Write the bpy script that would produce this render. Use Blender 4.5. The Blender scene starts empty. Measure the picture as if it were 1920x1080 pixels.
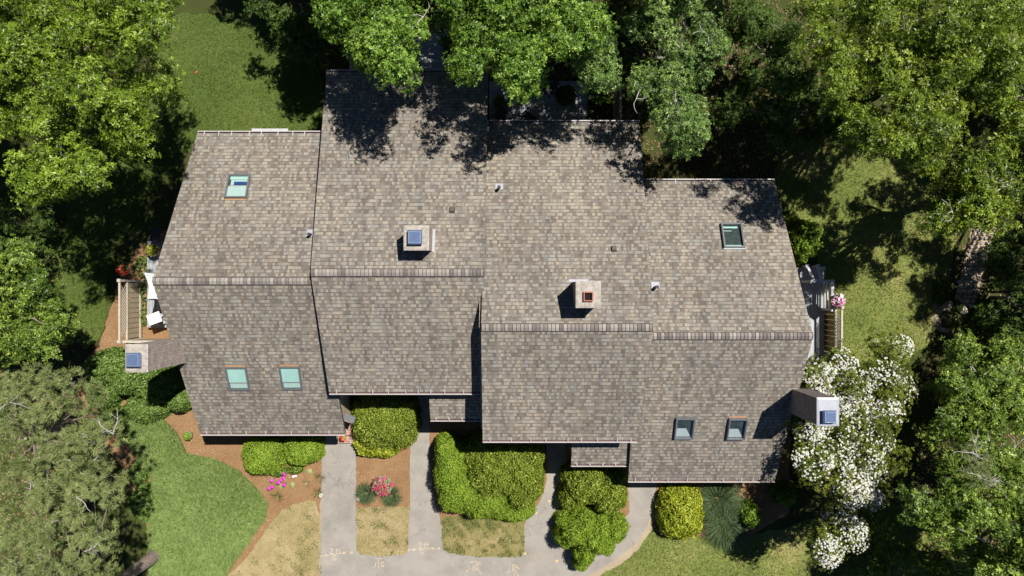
import bpy, math, random
import numpy as np
from mathutils import Vector

random.seed(7)
rng = np.random.default_rng(11)
S = bpy.context.scene
COL = S.collection
H = 28.0            # camera height (m)
F = 1280.0          # focal length in photo pixels (24 mm on 36 mm, 1920 wide)
SUN = Vector((0.39, 0.37, 1.0))


def P(px, py, z=0.0):
    k = (H - z) / F
    return np.array([(px - 960) * k, (540 - py) * k, z])


def PX(px, z): return (px - 960) * (H - z) / F
def PY(py, z): return (540 - py) * (H - z) / F


# ------------------------------------------------------------------ materials
class Mat:
    def __init__(self, name):
        self.m = bpy.data.materials.new(name)
        self.m.use_nodes = True
        self.nt = self.m.node_tree
        self.bs = self.nt.nodes['Principled BSDF']

    def n(self, t, **kw):
        nd = self.nt.nodes.new(t)
        for k, v in kw.items():
            if k.startswith('i_'):
                nd.inputs[int(k[2:])].default_value = v
            else:
                setattr(nd, k, v)
        return nd

    def l(self, a, b):
        self.nt.links.new(a, b)

    def math(self, op, a, b=None, c=None):
        nd = self.n('ShaderNodeMath', operation=op)
        for i, x in enumerate((a, b, c)):
            if x is None: continue
            if isinstance(x, (int, float)): nd.inputs[i].default_value = x
            else: self.l(x, nd.inputs[i])
        return nd.outputs[0]

    def mix(self, fac, a, b):
        nd = self.n('ShaderNodeMix', data_type='RGBA')
        for idx, x in ((0, fac), (6, a), (7, b)):
            if isinstance(x, (int, float)): nd.inputs[idx].default_value = x
            elif isinstance(x, tuple): nd.inputs[idx].default_value = (*x, 1)
            else: self.l(x, nd.inputs[idx])
        return nd.outputs[2]

    def ramp(self, fac, stops, interp='LINEAR'):
        nd = self.n('ShaderNodeValToRGB')
        cr = nd.color_ramp
        cr.interpolation = interp
        while len(cr.elements) < len(stops): cr.elements.new(0.5)
        for e, (p, c) in zip(cr.elements, stops):
            e.position = p
            e.color = (*c, 1)
        self.l(fac, nd.inputs[0])
        return nd.outputs[0]

    def noise(self, scale, detail=4, rough=0.6, vec=None, dist=0.0):
        nd = self.n('ShaderNodeTexNoise')
        nd.inputs['Scale'].default_value = scale
        nd.inputs['Detail'].default_value = detail
        nd.inputs['Roughness'].default_value = rough
        nd.inputs['Distortion'].default_value = dist
        if vec is None:
            vec = self.pos()
        self.l(vec, nd.inputs['Vector'])
        return nd.outputs['Fac']

    def pos(self):
        return self.n('ShaderNodeNewGeometry').outputs['Position']

    def bump(self, h, strength=0.4, dist=0.02):
        nd = self.n('ShaderNodeBump')
        nd.inputs['Strength'].default_value = strength
        nd.inputs['Distance'].default_value = dist
        self.l(h, nd.inputs['Height'])
        self.l(nd.outputs[0], self.bs.inputs['Normal'])

    def base(self, c):
        if isinstance(c, tuple): self.bs.inputs['Base Color'].default_value = (*c, 1)
        else: self.l(c, self.bs.inputs['Base Color'])

    def set(self, rough=0.8, metal=0.0, spec=0.3):
        self.bs.inputs['Roughness'].default_value = rough
        self.bs.inputs['Metallic'].default_value = metal
        self.bs.inputs['Specular IOR Level'].default_value = spec
        return self.m


def solid(name, c, rough=0.7, metal=0.0, spec=0.3, var=0.18, scale=6.0):
    M = Mat(name)
    nz = M.noise(scale, 5)
    lo = tuple(x * (1 - var) for x in c)
    hi = tuple(min(1, x * (1 + var)) for x in c)
    M.base(M.ramp(nz, [(0.3, lo), (0.7, hi)]))
    return M.set(rough, metal, spec)


def leafmat(name, cols, rough=0.55, spec=0.2, trans=0.2):
    """leaf colour from a per-leaf 'tint' value; some light passes through"""
    M = Mat(name)
    at = M.n('ShaderNodeAttribute', attribute_name='tint')
    st = [(i / (len(cols) - 1), c) for i, c in enumerate(cols)]
    c = M.ramp(at.outputs['Fac'], st)
    M.base(c)
    M.set(rough, 0, spec)
    tr = M.n('ShaderNodeBsdfTranslucent')
    hsv = M.n('ShaderNodeHueSaturation')
    hsv.inputs['Hue'].default_value = 0.485
    hsv.inputs['Saturation'].default_value = 1.1
    hsv.inputs['Value'].default_value = 1.3
    M.l(c, hsv.inputs['Color'])
    M.l(hsv.outputs[0], tr.inputs[0])
    mx = M.n('ShaderNodeMixShader')
    mx.inputs[0].default_value = trans
    M.l(M.bs.outputs[0], mx.inputs[1])
    M.l(tr.outputs[0], mx.inputs[2])
    M.l(mx.outputs[0], M.nt.nodes['Material Output'].inputs[0])
    return M.m


def shingle_mat(name, seed, warm=0.0):
    M = Mat(name)
    uv = M.n('ShaderNodeUVMap')
    sp = M.n('ShaderNodeSeparateXYZ')
    M.l(uv.outputs[0], sp.inputs[0])
    u, v = sp.outputs[0], sp.outputs[1]
    # chalk lines are never dead straight
    wob = M.noise(1.3, 2, 0.5)
    v = M.math('ADD', v, M.math('MULTIPLY', M.math('SUBTRACT', wob, 0.5), 0.03))
    vr = M.math('DIVIDE', v, 0.134)
    row = M.math('FLOOR', vr)
    fr = M.math('FRACT', vr)

    def wn(a, b, k):
        cb = M.n('ShaderNodeCombineXYZ')
        if isinstance(a, (int, float)): cb.inputs[0].default_value = a
        else: M.l(a, cb.inputs[0])
        M.l(b, cb.inputs[1])
        cb.inputs[2].default_value = k + seed
        w = M.n('ShaderNodeTexWhiteNoise', noise_dimensions='3D')
        M.l(cb.outputs[0], w.inputs['Vector'])
        return w.outputs['Value']
    off = wn(3.3, row, 1)
    ua = M.math('ADD', M.math('DIVIDE', u, 0.13), M.math('MULTIPLY', off, 17.0))
    ub = M.math('ADD', M.math('DIVIDE', u, 0.088), M.math('MULTIPLY', off, 41.0))
    ca, cb = M.math('FLOOR', ua), M.math('FLOOR', ub)
    ra, rb, rc = wn(ca, row, 5), wn(cb, row, 9), wn(cb, row, 23)
    tones = [(0.0, (.150, .130, .117)), (0.18, (.200, .174, .156)), (0.38, (.262, .230, .200)),
             (0.55, (.305, .268, .225)), (0.72, (.252, .250, .238)), (0.86, (.375, .325, .258)), (1.0, (.285, .300, .290))]
    base_t = [(0.0, (.152, .134, .119)), (0.35, (.190, .168, .149)), (0.65, (.228, .204, .180)), (0.85, (.222, .217, .203)), (1.0, (.275, .244, .204))]
    tab_t = [(0.0, (.160, .141, .126)), (0.2, (.232, .205, .178)), (0.42, (.300, .265, .220)), (0.62, (.275, .270, .252)), (0.8, (.352, .310, .247)), (1.0, (.282, .294, .282))]
    col1 = M.ramp(ra, base_t, 'LINEAR')
    col2 = M.ramp(rb, tab_t, 'LINEAR')
    thick = M.math('GREATER_THAN', rc, 0.44)
    col = M.mix(thick, col1, col2)
    gran = M.noise(90, 3, 0.8)
    big = M.noise(0.35, 4, 0.6)
    wash = M.ramp(big, [(0.3, (.80, .785, .775)), (0.5, (.95, .95, .95)), (0.72, (1.1, 1.07, 1.02))])
    mul = M.n('ShaderNodeMix', data_type='RGBA', blend_type='MULTIPLY')
    mul.inputs[0].default_value = 1.0
    M.l(col, mul.inputs[6]); M.l(wash, mul.inputs[7])
    g2 = M.ramp(gran, [(0.3, (.81, .80, .775)), (0.7, (1.14, 1.12, 1.08))])
    mul2 = M.n('ShaderNodeMix', data_type='RGBA', blend_type='MULTIPLY')
    mul2.inputs[0].default_value = 1.0
    M.l(mul.outputs[2], mul2.inputs[6]); M.l(g2, mul2.inputs[7])
    # shadow line painted under each shingle row, heavier under the laminated tabs
    butt_shadow = M.math('MULTIPLY', M.math('LESS_THAN', fr, 0.21), M.math('ADD', M.math('MULTIPLY', thick, 0.50), 0.16))
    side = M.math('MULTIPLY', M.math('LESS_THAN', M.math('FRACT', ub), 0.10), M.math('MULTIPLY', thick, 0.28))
    e = M.math('MAXIMUM', butt_shadow, side)
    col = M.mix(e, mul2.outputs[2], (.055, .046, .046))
    # rain streaks and lichen down the slope
    cbs = M.n('ShaderNodeCombineXYZ')
    M.l(M.math('MULTIPLY', u, 1.7), cbs.inputs[0]); M.l(M.math('MULTIPLY', v, 0.16), cbs.inputs[1]); cbs.inputs[2].default_value = seed * 1.0
    stv = M.noise(1.6, 5, 0.65, vec=cbs.outputs[0])
    m3 = M.n('ShaderNodeMix', data_type='RGBA', blend_type='MULTIPLY'); m3.inputs[0].default_value = 1
    M.l(col, m3.inputs[6]); M.l(M.ramp(stv, [(0.32, (.80, .80, .81)), (0.5, (1, 1, 1)), (0.7, (1.10, 1.09, 1.06))]), m3.inputs[7])
    lich = M.math('GREATER_THAN', M.noise(16, 4, 0.75), 0.73)
    col = M.mix(M.math('MULTIPLY', lich, 0.4), m3.outputs[2], (.36, .38, .33))
    M.base(col)
    h = M.math('ADD', M.math('MULTIPLY', thick, 0.6), M.math('SUBTRACT', 1.0, fr))
    M.bump(h, 0.35, 0.012)
    return M.set(0.9, 0, 0.2)


def brick_mat(name, c1, c2, mortar, sx=1.0, bw=0.21, rh=0.072):
    M = Mat(name)
    uv = M.n('ShaderNodeUVMap')
    b = M.n('ShaderNodeTexBrick')
    b.inputs['Color1'].default_value = (*c1, 1)
    b.inputs['Color2'].default_value = (*c2, 1)
    b.inputs['Mortar'].default_value = (*mortar, 1)
    b.inputs['Scale'].default_value = 1.0
    b.inputs['Mortar Size'].default_value = 0.009
    b.inputs['Brick Width'].default_value = bw
    b.inputs['Row Height'].default_value = rh
    M.l(uv.outputs[0], b.inputs['Vector'])
    nz = M.noise(9, 4)
    mul = M.n('ShaderNodeMix', data_type='RGBA', blend_type='MULTIPLY')
    mul.inputs[0].default_value = 1
    M.l(b.outputs[0], mul.inputs[6])
    M.l(M.ramp(nz, [(0.3, (.65, .65, .65)), (0.7, (1.2, 1.2, 1.2))]), mul.inputs[7])
    M.base(mul.outputs[2])
    M.bump(b.outputs['Fac'], -0.4, 0.008)
    return M.set(0.9, 0, 0.2)


def plank_mat(name, c, axis='X', w=0.14):
    M = Mat(name)
    sp = M.n('ShaderNodeSeparateXYZ')
    M.l(M.pos(), sp.inputs[0])
    a = sp.outputs[{'X': 0, 'Y': 1, 'Z': 2}[axis]]
    q = M.math('DIVIDE', a, w)
    i, f = M.math('FLOOR', q), M.math('FRACT', q)
    w1 = M.n('ShaderNodeTexWhiteNoise', noise_dimensions='1D')
    M.l(i, w1.inputs['W'])
    nz = M.noise(7, 5, 0.7)
    t = M.math('ADD', M.math('MULTIPLY', w1.outputs[0], 0.45), M.math('MULTIPLY', nz, 0.55))
    col = M.ramp(t, [(0.2, tuple(x * .72 for x in c)), (0.8, tuple(x * 1.25 for x in c))])
    gap = M.math('LESS_THAN', f, 0.06)
    M.base(M.mix(gap, col, tuple(x * .18 for x in c)))
    return M.set(0.85, 0, 0.2)


MT = {}
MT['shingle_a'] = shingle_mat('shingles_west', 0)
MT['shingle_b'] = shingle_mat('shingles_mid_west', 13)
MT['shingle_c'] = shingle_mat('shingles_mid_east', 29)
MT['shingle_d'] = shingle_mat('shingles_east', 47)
MT['trim'] = solid('dark_trim', (.075, .06, .055), 0.7)
MT['white_trim'] = solid('white_metal', (.47, .435, .43), 0.5, 0.0, 0.5, 0.06)
MT['gutter_in'] = solid('gutter_inside', (.16, .10, .085), 0.8)
MT['siding'] = plank_mat('cedar_siding', (.42, .34, .25), 'Z', 0.13)
MT['brick'] = brick_mat('chimney_brick', (.30, .215, .185), (.38, .30, .26), (.46, .43, .40))
MT['brick_dark'] = brick_mat('brown_brick', (.17, .135, .125), (.235, .19, .17), (.25, .23, .22))
MT['brick_red'] = brick_mat('stoop_brick', (.36, .16, .11), (.46, .25, .18), (.5, .46, .42), bw=0.2, rh=0.1)
MT['mortar'] = solid('mortar_wash', (.37, .335, .295), 0.9, 0, 0.2, 0.3, 9)
MT['zinc'] = solid('pale_zinc', (.38, .39, .44), 0.45, 0.1, 0.5, 0.08)
MT['blue_metal'] = solid('sky_tinted_steel', (.15, .21, .36), 0.25, 0.35, 0.7, 0.15, 14)  # blue sky reflection put into the base colour
MT['vent_brown'] = solid('brown_vent_plastic', (.10, .085, .075), 0.6)
MT['lit_grey'] = solid('pale_grey_lit_shaft', (.42, .45, .48), 0.7, 0, 0.4, 0.06, 3)  # lit tone of the skylight shaft wall, put into the colour
MT['cap_rim'] = solid('bright_steel_rim', (.36, .42, .56), 0.35, 0.3, 0.6, 0.3, 30)  # highlights on the cap's bevel edges put into the colour
MT['grey_metal'] = solid('frame_aluminium', (.17, .18, .195), 0.42, 0.3, 0.5, 0.08)
MT['light_metal'] = solid('pale_aluminium', (.40, .41, .44), 0.42, 0.3, 0.5, 0.08)
MT['lead'] = solid('lead_pipe', (.06, .05, .055), 0.6, 0.2)
MT['clay'] = solid('clay_flue', (.33, .12, .075), 0.8)
MT['black'] = solid('flue_black', (.008, .008, .008), 0.9)
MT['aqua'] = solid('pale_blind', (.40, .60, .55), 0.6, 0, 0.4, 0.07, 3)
MT['aqua_lt'] = solid('lit_shaft_wall', (.43, .53, .51), 0.7, 0, 0.4, 0.06, 3)  # lit shaft tone put into the colour
MT['navy'] = solid('dark_blue_blind', (.02, .06, .20), 0.5)
MT['shaft'] = solid('shaft_shade', (.035, .05, .05), 0.7, 0, 0.3, 0.5, 5)  # shaded interior put into the colour
MT['rust'] = solid('rust_flashing', (.42, .24, .12), 0.7, 0, 0.3, 0.3, 20)
MT['deck'] = plank_mat('grey_deck_boards', (.33, .34, .355), 'Y', 0.14)
MT['deck_x'] = plank_mat('grey_deck_boards_across', (.37, .385, .41), 'X', 0.14)
MT['grey_wood'] = solid('grey_painted_rail', (.47, .47, .49), 0.7, 0, 0.3, 0.1)
MT['tan_wood'] = solid('weathered_tan_fence', (.36, .295, .20), 0.85, 0, 0.2, 0.16, 12)
MT['tan_lt'] = solid('pale_fence_rail', (.47, .42, .34), 0.85, 0, 0.2, 0.14, 12)
MT['brown_wood'] = solid('brown_fence', (.24, .165, .09), 0.85, 0, 0.2, 0.2, 12)
MT['orange_wood'] = solid('oiled_orange_wood', (.50, .27, .09), 0.6, 0, 0.3, 0.2, 12)
MT['white'] = solid('white_canvas', (.80, .80, .80), 0.8, 0, 0.2, 0.03)
MT['offwhite'] = solid('offwhite_tabletop', (.72, .70, .67), 0.6, 0, 0.3, 0.05)
MT['dark_metal'] = solid('dark_furniture', (.045, .045, .05), 0.5, 0.2, 0.4)
MT['slate'] = solid('slate_grey_cloth', (.14, .145, .155), 0.8)
MT['pot'] = solid('grey_stone_pot', (.28, .26, .255), 0.85, 0, 0.2, 0.2, 14)
MT['terracotta'] = solid('pale_terracotta', (.42, .30, .22), 0.85)
MT['bark'] = solid('grey_bark', (.21, .18, .155), 0.9, 0, 0.15, 0.45, 14)
MT['bark_pale'] = solid('pale_bark', (.40, .37, .34), 0.9, 0, 0.15, 0.35, 14)
MT['bark_log'] = solid('furrowed_bark', (.26, .205, .175), 0.95, 0, 0.15, 0.55, 20)
MT['core_stem'] = solid('dark_core_and_stem', (.055, .055, .026), 0.95, 0, 0.05, 0.4, 10)  # dark tone imitates shade inside foliage cores; also colours flower stems
MT['soil'] = solid('potting_soil', (.06, .042, .03), 0.95)
MT['stone'] = solid('field_stone', (.42, .36, .29), 0.9, 0, 0.2, 0.35, 5)
MT['paint'] = None


def glass_mat():
    M = Mat('window_glass')
    gl = M.n('ShaderNodeBsdfGlossy')
    gl.inputs['Roughness'].default_value = 0.03
    gl.inputs['Color'].default_value = (.9, .95, 1, 1)
    tr = M.n('ShaderNodeBsdfTransparent')
    tr.inputs[0].default_value = (.93, .98, .97, 1)
    mx = M.n('ShaderNodeMixShader')
    mx.inputs[0].default_value = 0.10
    M.l(tr.outputs[0], mx.inputs[1]); M.l(gl.outputs[0], mx.inputs[2])
    M.l(mx.outputs[0], M.nt.nodes['Material Output'].inputs[0])
    return M.m


MT['glass'] = glass_mat()


def ground_mat(name, stops, s1=0.5, s2=9.0, s3=60.0, rough=0.95, w=(0.5, 0.3, 0.2), bump=0.5):
    M = Mat(name)
    a, b, c = M.noise(s1, 5, 0.6, dist=0.4), M.noise(s2, 5, 0.7), M.noise(s3, 3, 0.8)
    t = M.math('ADD', M.math('MULTIPLY', a, w[0]), M.math('ADD', M.math('MULTIPLY', b, w[1]), M.math('MULTIPLY', c, w[2])))
    M.base(M.ramp(t, stops))
    M.bump(M.math('ADD', b, c), bump, 0.03)
    return M.set(rough, 0, 0.1)


def asphalt_mat(name, stops, *a, **k):
    m = ground_mat(name, stops, *a, **k)
    nt = m.node_tree; bs = nt.nodes['Principled BSDF']
    M = Mat.__new__(Mat); M.m = m; M.nt = nt; M.bs = bs
    src = bs.inputs['Base Color'].links[0].from_socket
    vo = M.n('ShaderNodeTexVoronoi', feature='DISTANCE_TO_EDGE'); vo.inputs['Scale'].default_value = 0.42
    wv = M.n('ShaderNodeVectorMath', operation='ADD')
    nz = M.n('ShaderNodeTexNoise'); nz.inputs['Scale'].default_value = 1.5; nz.inputs['Detail'].default_value = 6
    M.l(M.pos(), nz.inputs['Vector']); M.l(M.pos(), wv.inputs[0]); M.l(nz.outputs['Color'], wv.inputs[1]); M.l(wv.outputs[0], vo.inputs['Vector'])
    crack = M.math('MULTIPLY', M.math('LESS_THAN', vo.outputs['Distance'], 0.006), M.math('GREATER_THAN', M.noise(0.8, 2), 0.5))
    stain = M.ramp(M.noise(1.1, 4, 0.65), [(0.3, (.80, .80, .80)), (.55, (1, 1, 1)), (.75, (1.1, 1.09, 1.06))])
    m3 = M.n('ShaderNodeMix', data_type='RGBA', blend_type='MULTIPLY'); m3.inputs[0].default_value = 1
    M.l(src, m3.inputs[6]); M.l(stain, m3.inputs[7])
    M.base(M.mix(M.math('MULTIPLY', crack, .28), m3.outputs[2], (.09, .085, .08)))
    return m


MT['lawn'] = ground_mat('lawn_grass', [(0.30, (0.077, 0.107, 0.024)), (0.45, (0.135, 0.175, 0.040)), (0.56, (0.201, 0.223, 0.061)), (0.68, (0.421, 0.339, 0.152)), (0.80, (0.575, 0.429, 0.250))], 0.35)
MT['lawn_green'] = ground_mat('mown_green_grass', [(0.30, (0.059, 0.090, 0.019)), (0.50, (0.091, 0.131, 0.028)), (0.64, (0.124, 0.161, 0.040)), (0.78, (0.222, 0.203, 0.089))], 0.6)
MT['lawn_dry'] = ground_mat('parched_grass', [(.28, (.14, .14, .045)), (.40, (.24, .20, .085)), (.52, (.36, .29, .15)), (.68, (.47, .39, .24))], 0.9, 14)
MT['lawn_mixed'] = ground_mat('patchy_grass', [(0.30, (0.099, 0.127, 0.033)), (0.45, (0.187, 0.182, 0.061)), (0.55, (0.297, 0.242, 0.110)), (0.70, (0.440, 0.352, 0.187))], 0.8, 10)
MT['mulch'] = ground_mat('pine_bark_mulch', [(0.30, (0.173, 0.095, 0.046)), (0.48, (0.281, 0.162, 0.081)), (0.60, (0.367, 0.230, 0.120)), (0.75, (0.497, 0.347, 0.184))], 1.2, 22, 80, w=(.25, .4, .35), bump=0.8)
MT['litter'] = ground_mat('leaf_litter_floor', [(0.30, (0.024, 0.027, 0.010)), (0.45, (0.060, 0.059, 0.022)), (0.54, (0.052, 0.074, 0.016)), (0.64, (0.112, 0.100, 0.044)), (0.80, (0.192, 0.171, 0.088))], 0.7, 12)
MT['dirt'] = ground_mat('bare_dirt', [(.3, (.30, .23, .15)), (.7, (.46, .38, .28))], 1.0, 12)
MT['asphalt'] = asphalt_mat('weathered_asphalt', [(0.30, (0.244, 0.223, 0.198)), (0.50, (0.318, 0.292, 0.260)), (0.70, (0.390, 0.359, 0.318))], 0.6, 30, 140, w=(.28, .3, .42), bump=0.3)


def paint_mat(name, c, keep):
    M = Mat(name)
    nz = M.noise(34, 3, 0.7)
    M.base(c)
    M.set(0.9, 0, 0.1)
    tr = M.n('ShaderNodeBsdfTransparent')
    mx = M.n('ShaderNodeMixShader')
    M.l(M.ramp(nz, [(keep - .07, (0, 0, 0)), (keep + .07, (1, 1, 1))]), mx.inputs[0])
    M.l(tr.outputs[0], mx.inputs[1]); M.l(M.bs.outputs[0], mx.inputs[2])
    M.l(mx.outputs[0], M.nt.nodes['Material Output'].inputs[0])
    return M.m


MT['paint'] = paint_mat('marking_paint', (.60, .48, .34), 0.45)
MT['paint_faded'] = paint_mat('worn_marking_paint', (.52, .40, .28), 0.55)
MT['paint_orange'] = paint_mat('orange_marking_paint', (.75, .46, .20), 0.36)

MT['oak_yellow'] = leafmat('oak_leaf_yellow_green', [(0.035, 0.062, 0.005), (0.107, 0.171, 0.013), (0.225, 0.331, 0.028), (0.424, 0.532, 0.081)], 0.42, 0.32, 0.2)
MT['oak_gold'] = leafmat('oak_leaf_olive_gold', [(0.032, 0.055, 0.004), (0.098, 0.153, 0.010), (0.209, 0.293, 0.025), (0.375, 0.484, 0.071)], 0.42, 0.32, 0.2)
MT['oak_green'] = leafmat('oak_leaf_fresh_green', [(0.031, 0.069, 0.009), (0.098, 0.191, 0.019), (0.210, 0.358, 0.045), (0.435, 0.576, 0.114)], 0.42, 0.32, 0.2)
MT['oak_blue'] = leafmat('oak_leaf_blue_green', [(0.031, 0.067, 0.016), (0.094, 0.174, 0.037), (0.214, 0.329, 0.074), (0.442, 0.557, 0.174)], 0.42, 0.32, 0.2)
MT['maple'] = leafmat('broad_leaf_deep_green', [(0.033, 0.068, 0.009), (0.101, 0.171, 0.022), (0.233, 0.333, 0.049), (0.454, 0.543, 0.092)], 0.42, 0.32, 0.2)
MT['dark_leaf'] = leafmat('understory_leaf', [(0.030, 0.056, 0.012), (0.059, 0.106, 0.018), (0.104, 0.168, 0.029), (0.178, 0.246, 0.057)])
MT['pine'] = leafmat('pine_needles', [(0.123, 0.166, 0.053), (0.225, 0.279, 0.095), (0.332, 0.378, 0.143), (0.488, 0.502, 0.224)], 0.5, 0.3, 0.15)
MT['juniper'] = leafmat('juniper_sprays', [(0.105, 0.167, 0.049), (0.196, 0.279, 0.077), (0.264, 0.353, 0.105), (0.377, 0.423, 0.165)], 0.6, 0.2, 0.2)
MT['box_bright'] = leafmat('boxwood_leaf_bright', [(0.127, 0.204, 0.020), (0.231, 0.353, 0.030), (0.323, 0.452, 0.046), (0.462, 0.561, 0.100)], 0.5, 0.25, 0.2)
MT['holly'] = leafmat('holly_leaf', [(0.106, 0.163, 0.017), (0.193, 0.264, 0.026), (0.295, 0.356, 0.044), (0.474, 0.504, 0.121)], 0.5, 0.25, 0.2)
MT['rhodo'] = leafmat('rhododendron_leaf', [(0.073, 0.131, 0.024), (0.143, 0.237, 0.044), (0.214, 0.315, 0.071), (0.367, 0.468, 0.184)], 0.5, 0.25, 0.2)
MT['gold_leaf'] = leafmat('golden_leaf', [(0.161, 0.217, 0.014), (0.306, 0.363, 0.024), (0.449, 0.491, 0.045), (0.609, 0.653, 0.119)], 0.5, 0.25, 0.2)
MT['lime_leaf'] = leafmat('lime_leaf', [(0.087, 0.152, 0.014), (0.152, 0.254, 0.023), (0.217, 0.319, 0.036), (0.290, 0.392, 0.073)], 0.5, 0.25, 0.2)
MT['dogwood'] = leafmat('dogwood_leaf', [(0.057, 0.089, 0.010), (0.114, 0.151, 0.016), (0.179, 0.208, 0.026), (0.257, 0.272, 0.052)])
MT['blade'] = leafmat('grass_blade_grey_green', [(0.063, 0.105, 0.039), (0.105, 0.161, 0.063), (0.168, 0.224, 0.105)], 0.5, 0.3, 0.2)
MT['turf'] = leafmat('turf_blade', [(0.048, 0.080, 0.015), (0.087, 0.131, 0.030), (0.139, 0.173, 0.045), (0.315, 0.270, 0.134)], 0.7, 0.1, 0.2)
MT['straw'] = leafmat('straw_blade', [(0.143, 0.143, 0.050), (0.286, 0.231, 0.105), (0.418, 0.341, 0.182), (0.550, 0.462, 0.286)], 0.8, 0.1, 0.15)
MT['dead_leaf'] = leafmat('fallen_leaf', [(.11, .065, .03), (.20, .13, .07), (.30, .21, .12), (.42, .33, .22)], 0.9, 0.1, 0.1)
MT['chip'] = leafmat('bark_chip', [(0.138, 0.075, 0.037), (0.265, 0.154, 0.078), (0.382, 0.242, 0.129), (0.551, 0.418, 0.248)], 0.9, 0.1, 0.0)
MT['bract'] = leafmat('white_bract', [(.52, .52, .38), (.74, .73, .66), (.82, .82, .78)], 0.6, 0.2, 0.2)
MT['petal_red'] = leafmat('red_petal', [(.42, .012, .05), (.66, .03, .10), (.70, .06, .22)], 0.6, 0.2, 0.15)
MT['petal_scarlet'] = leafmat('scarlet_petal', [(.42, .02, .012), (.66, .06, .03), (.75, .16, .09)], 0.6, 0.2, 0.15)
MT['petal_magenta'] = leafmat('magenta_petal', [(.50, .03, .38), (.70, .07, .55), (.76, .18, .62)], 0.6, 0.2, 0.15)
MT['petal_mixed'] = leafmat('white_pink_petal', [(.45, .02, .16), (.62, .12, .38), (.78, .62, .74), (.84, .82, .84)], 0.6, 0.2, 0.15)
MT['ridge_cap'] = leafmat('ridge_cap_shingle', [(.135, .118, .108), (.20, .18, .165), (.28, .255, .225), (.33, .305, .27)], 0.9, 0.15, 0.0)
MT['stones'] = leafmat('river_stones', [(.17, .155, .14), (.30, .27, .23), (.42, .37, .30), (.55, .47, .37)], 0.9, 0.15, 0.0)


# ------------------------------------------------------------------ object helpers
def link(o, parent=None):
    COL.objects.link(o)
    if parent is not None: o.parent = parent
    return o


def tag(o, label=None, cat=None, group=None, kind=None):
    if label: o['label'] = label
    if cat: o['category'] = cat
    if group: o['group'] = group
    if kind: o['kind'] = kind
    return o


def empty(name, loc, label, cat, group=None):
    o = bpy.data.objects.new(name, None)
    o.location = tuple(float(x) for x in loc)
    o.empty_display_size = 0.2
    link(o)
    return tag(o, label, cat, group)


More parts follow.
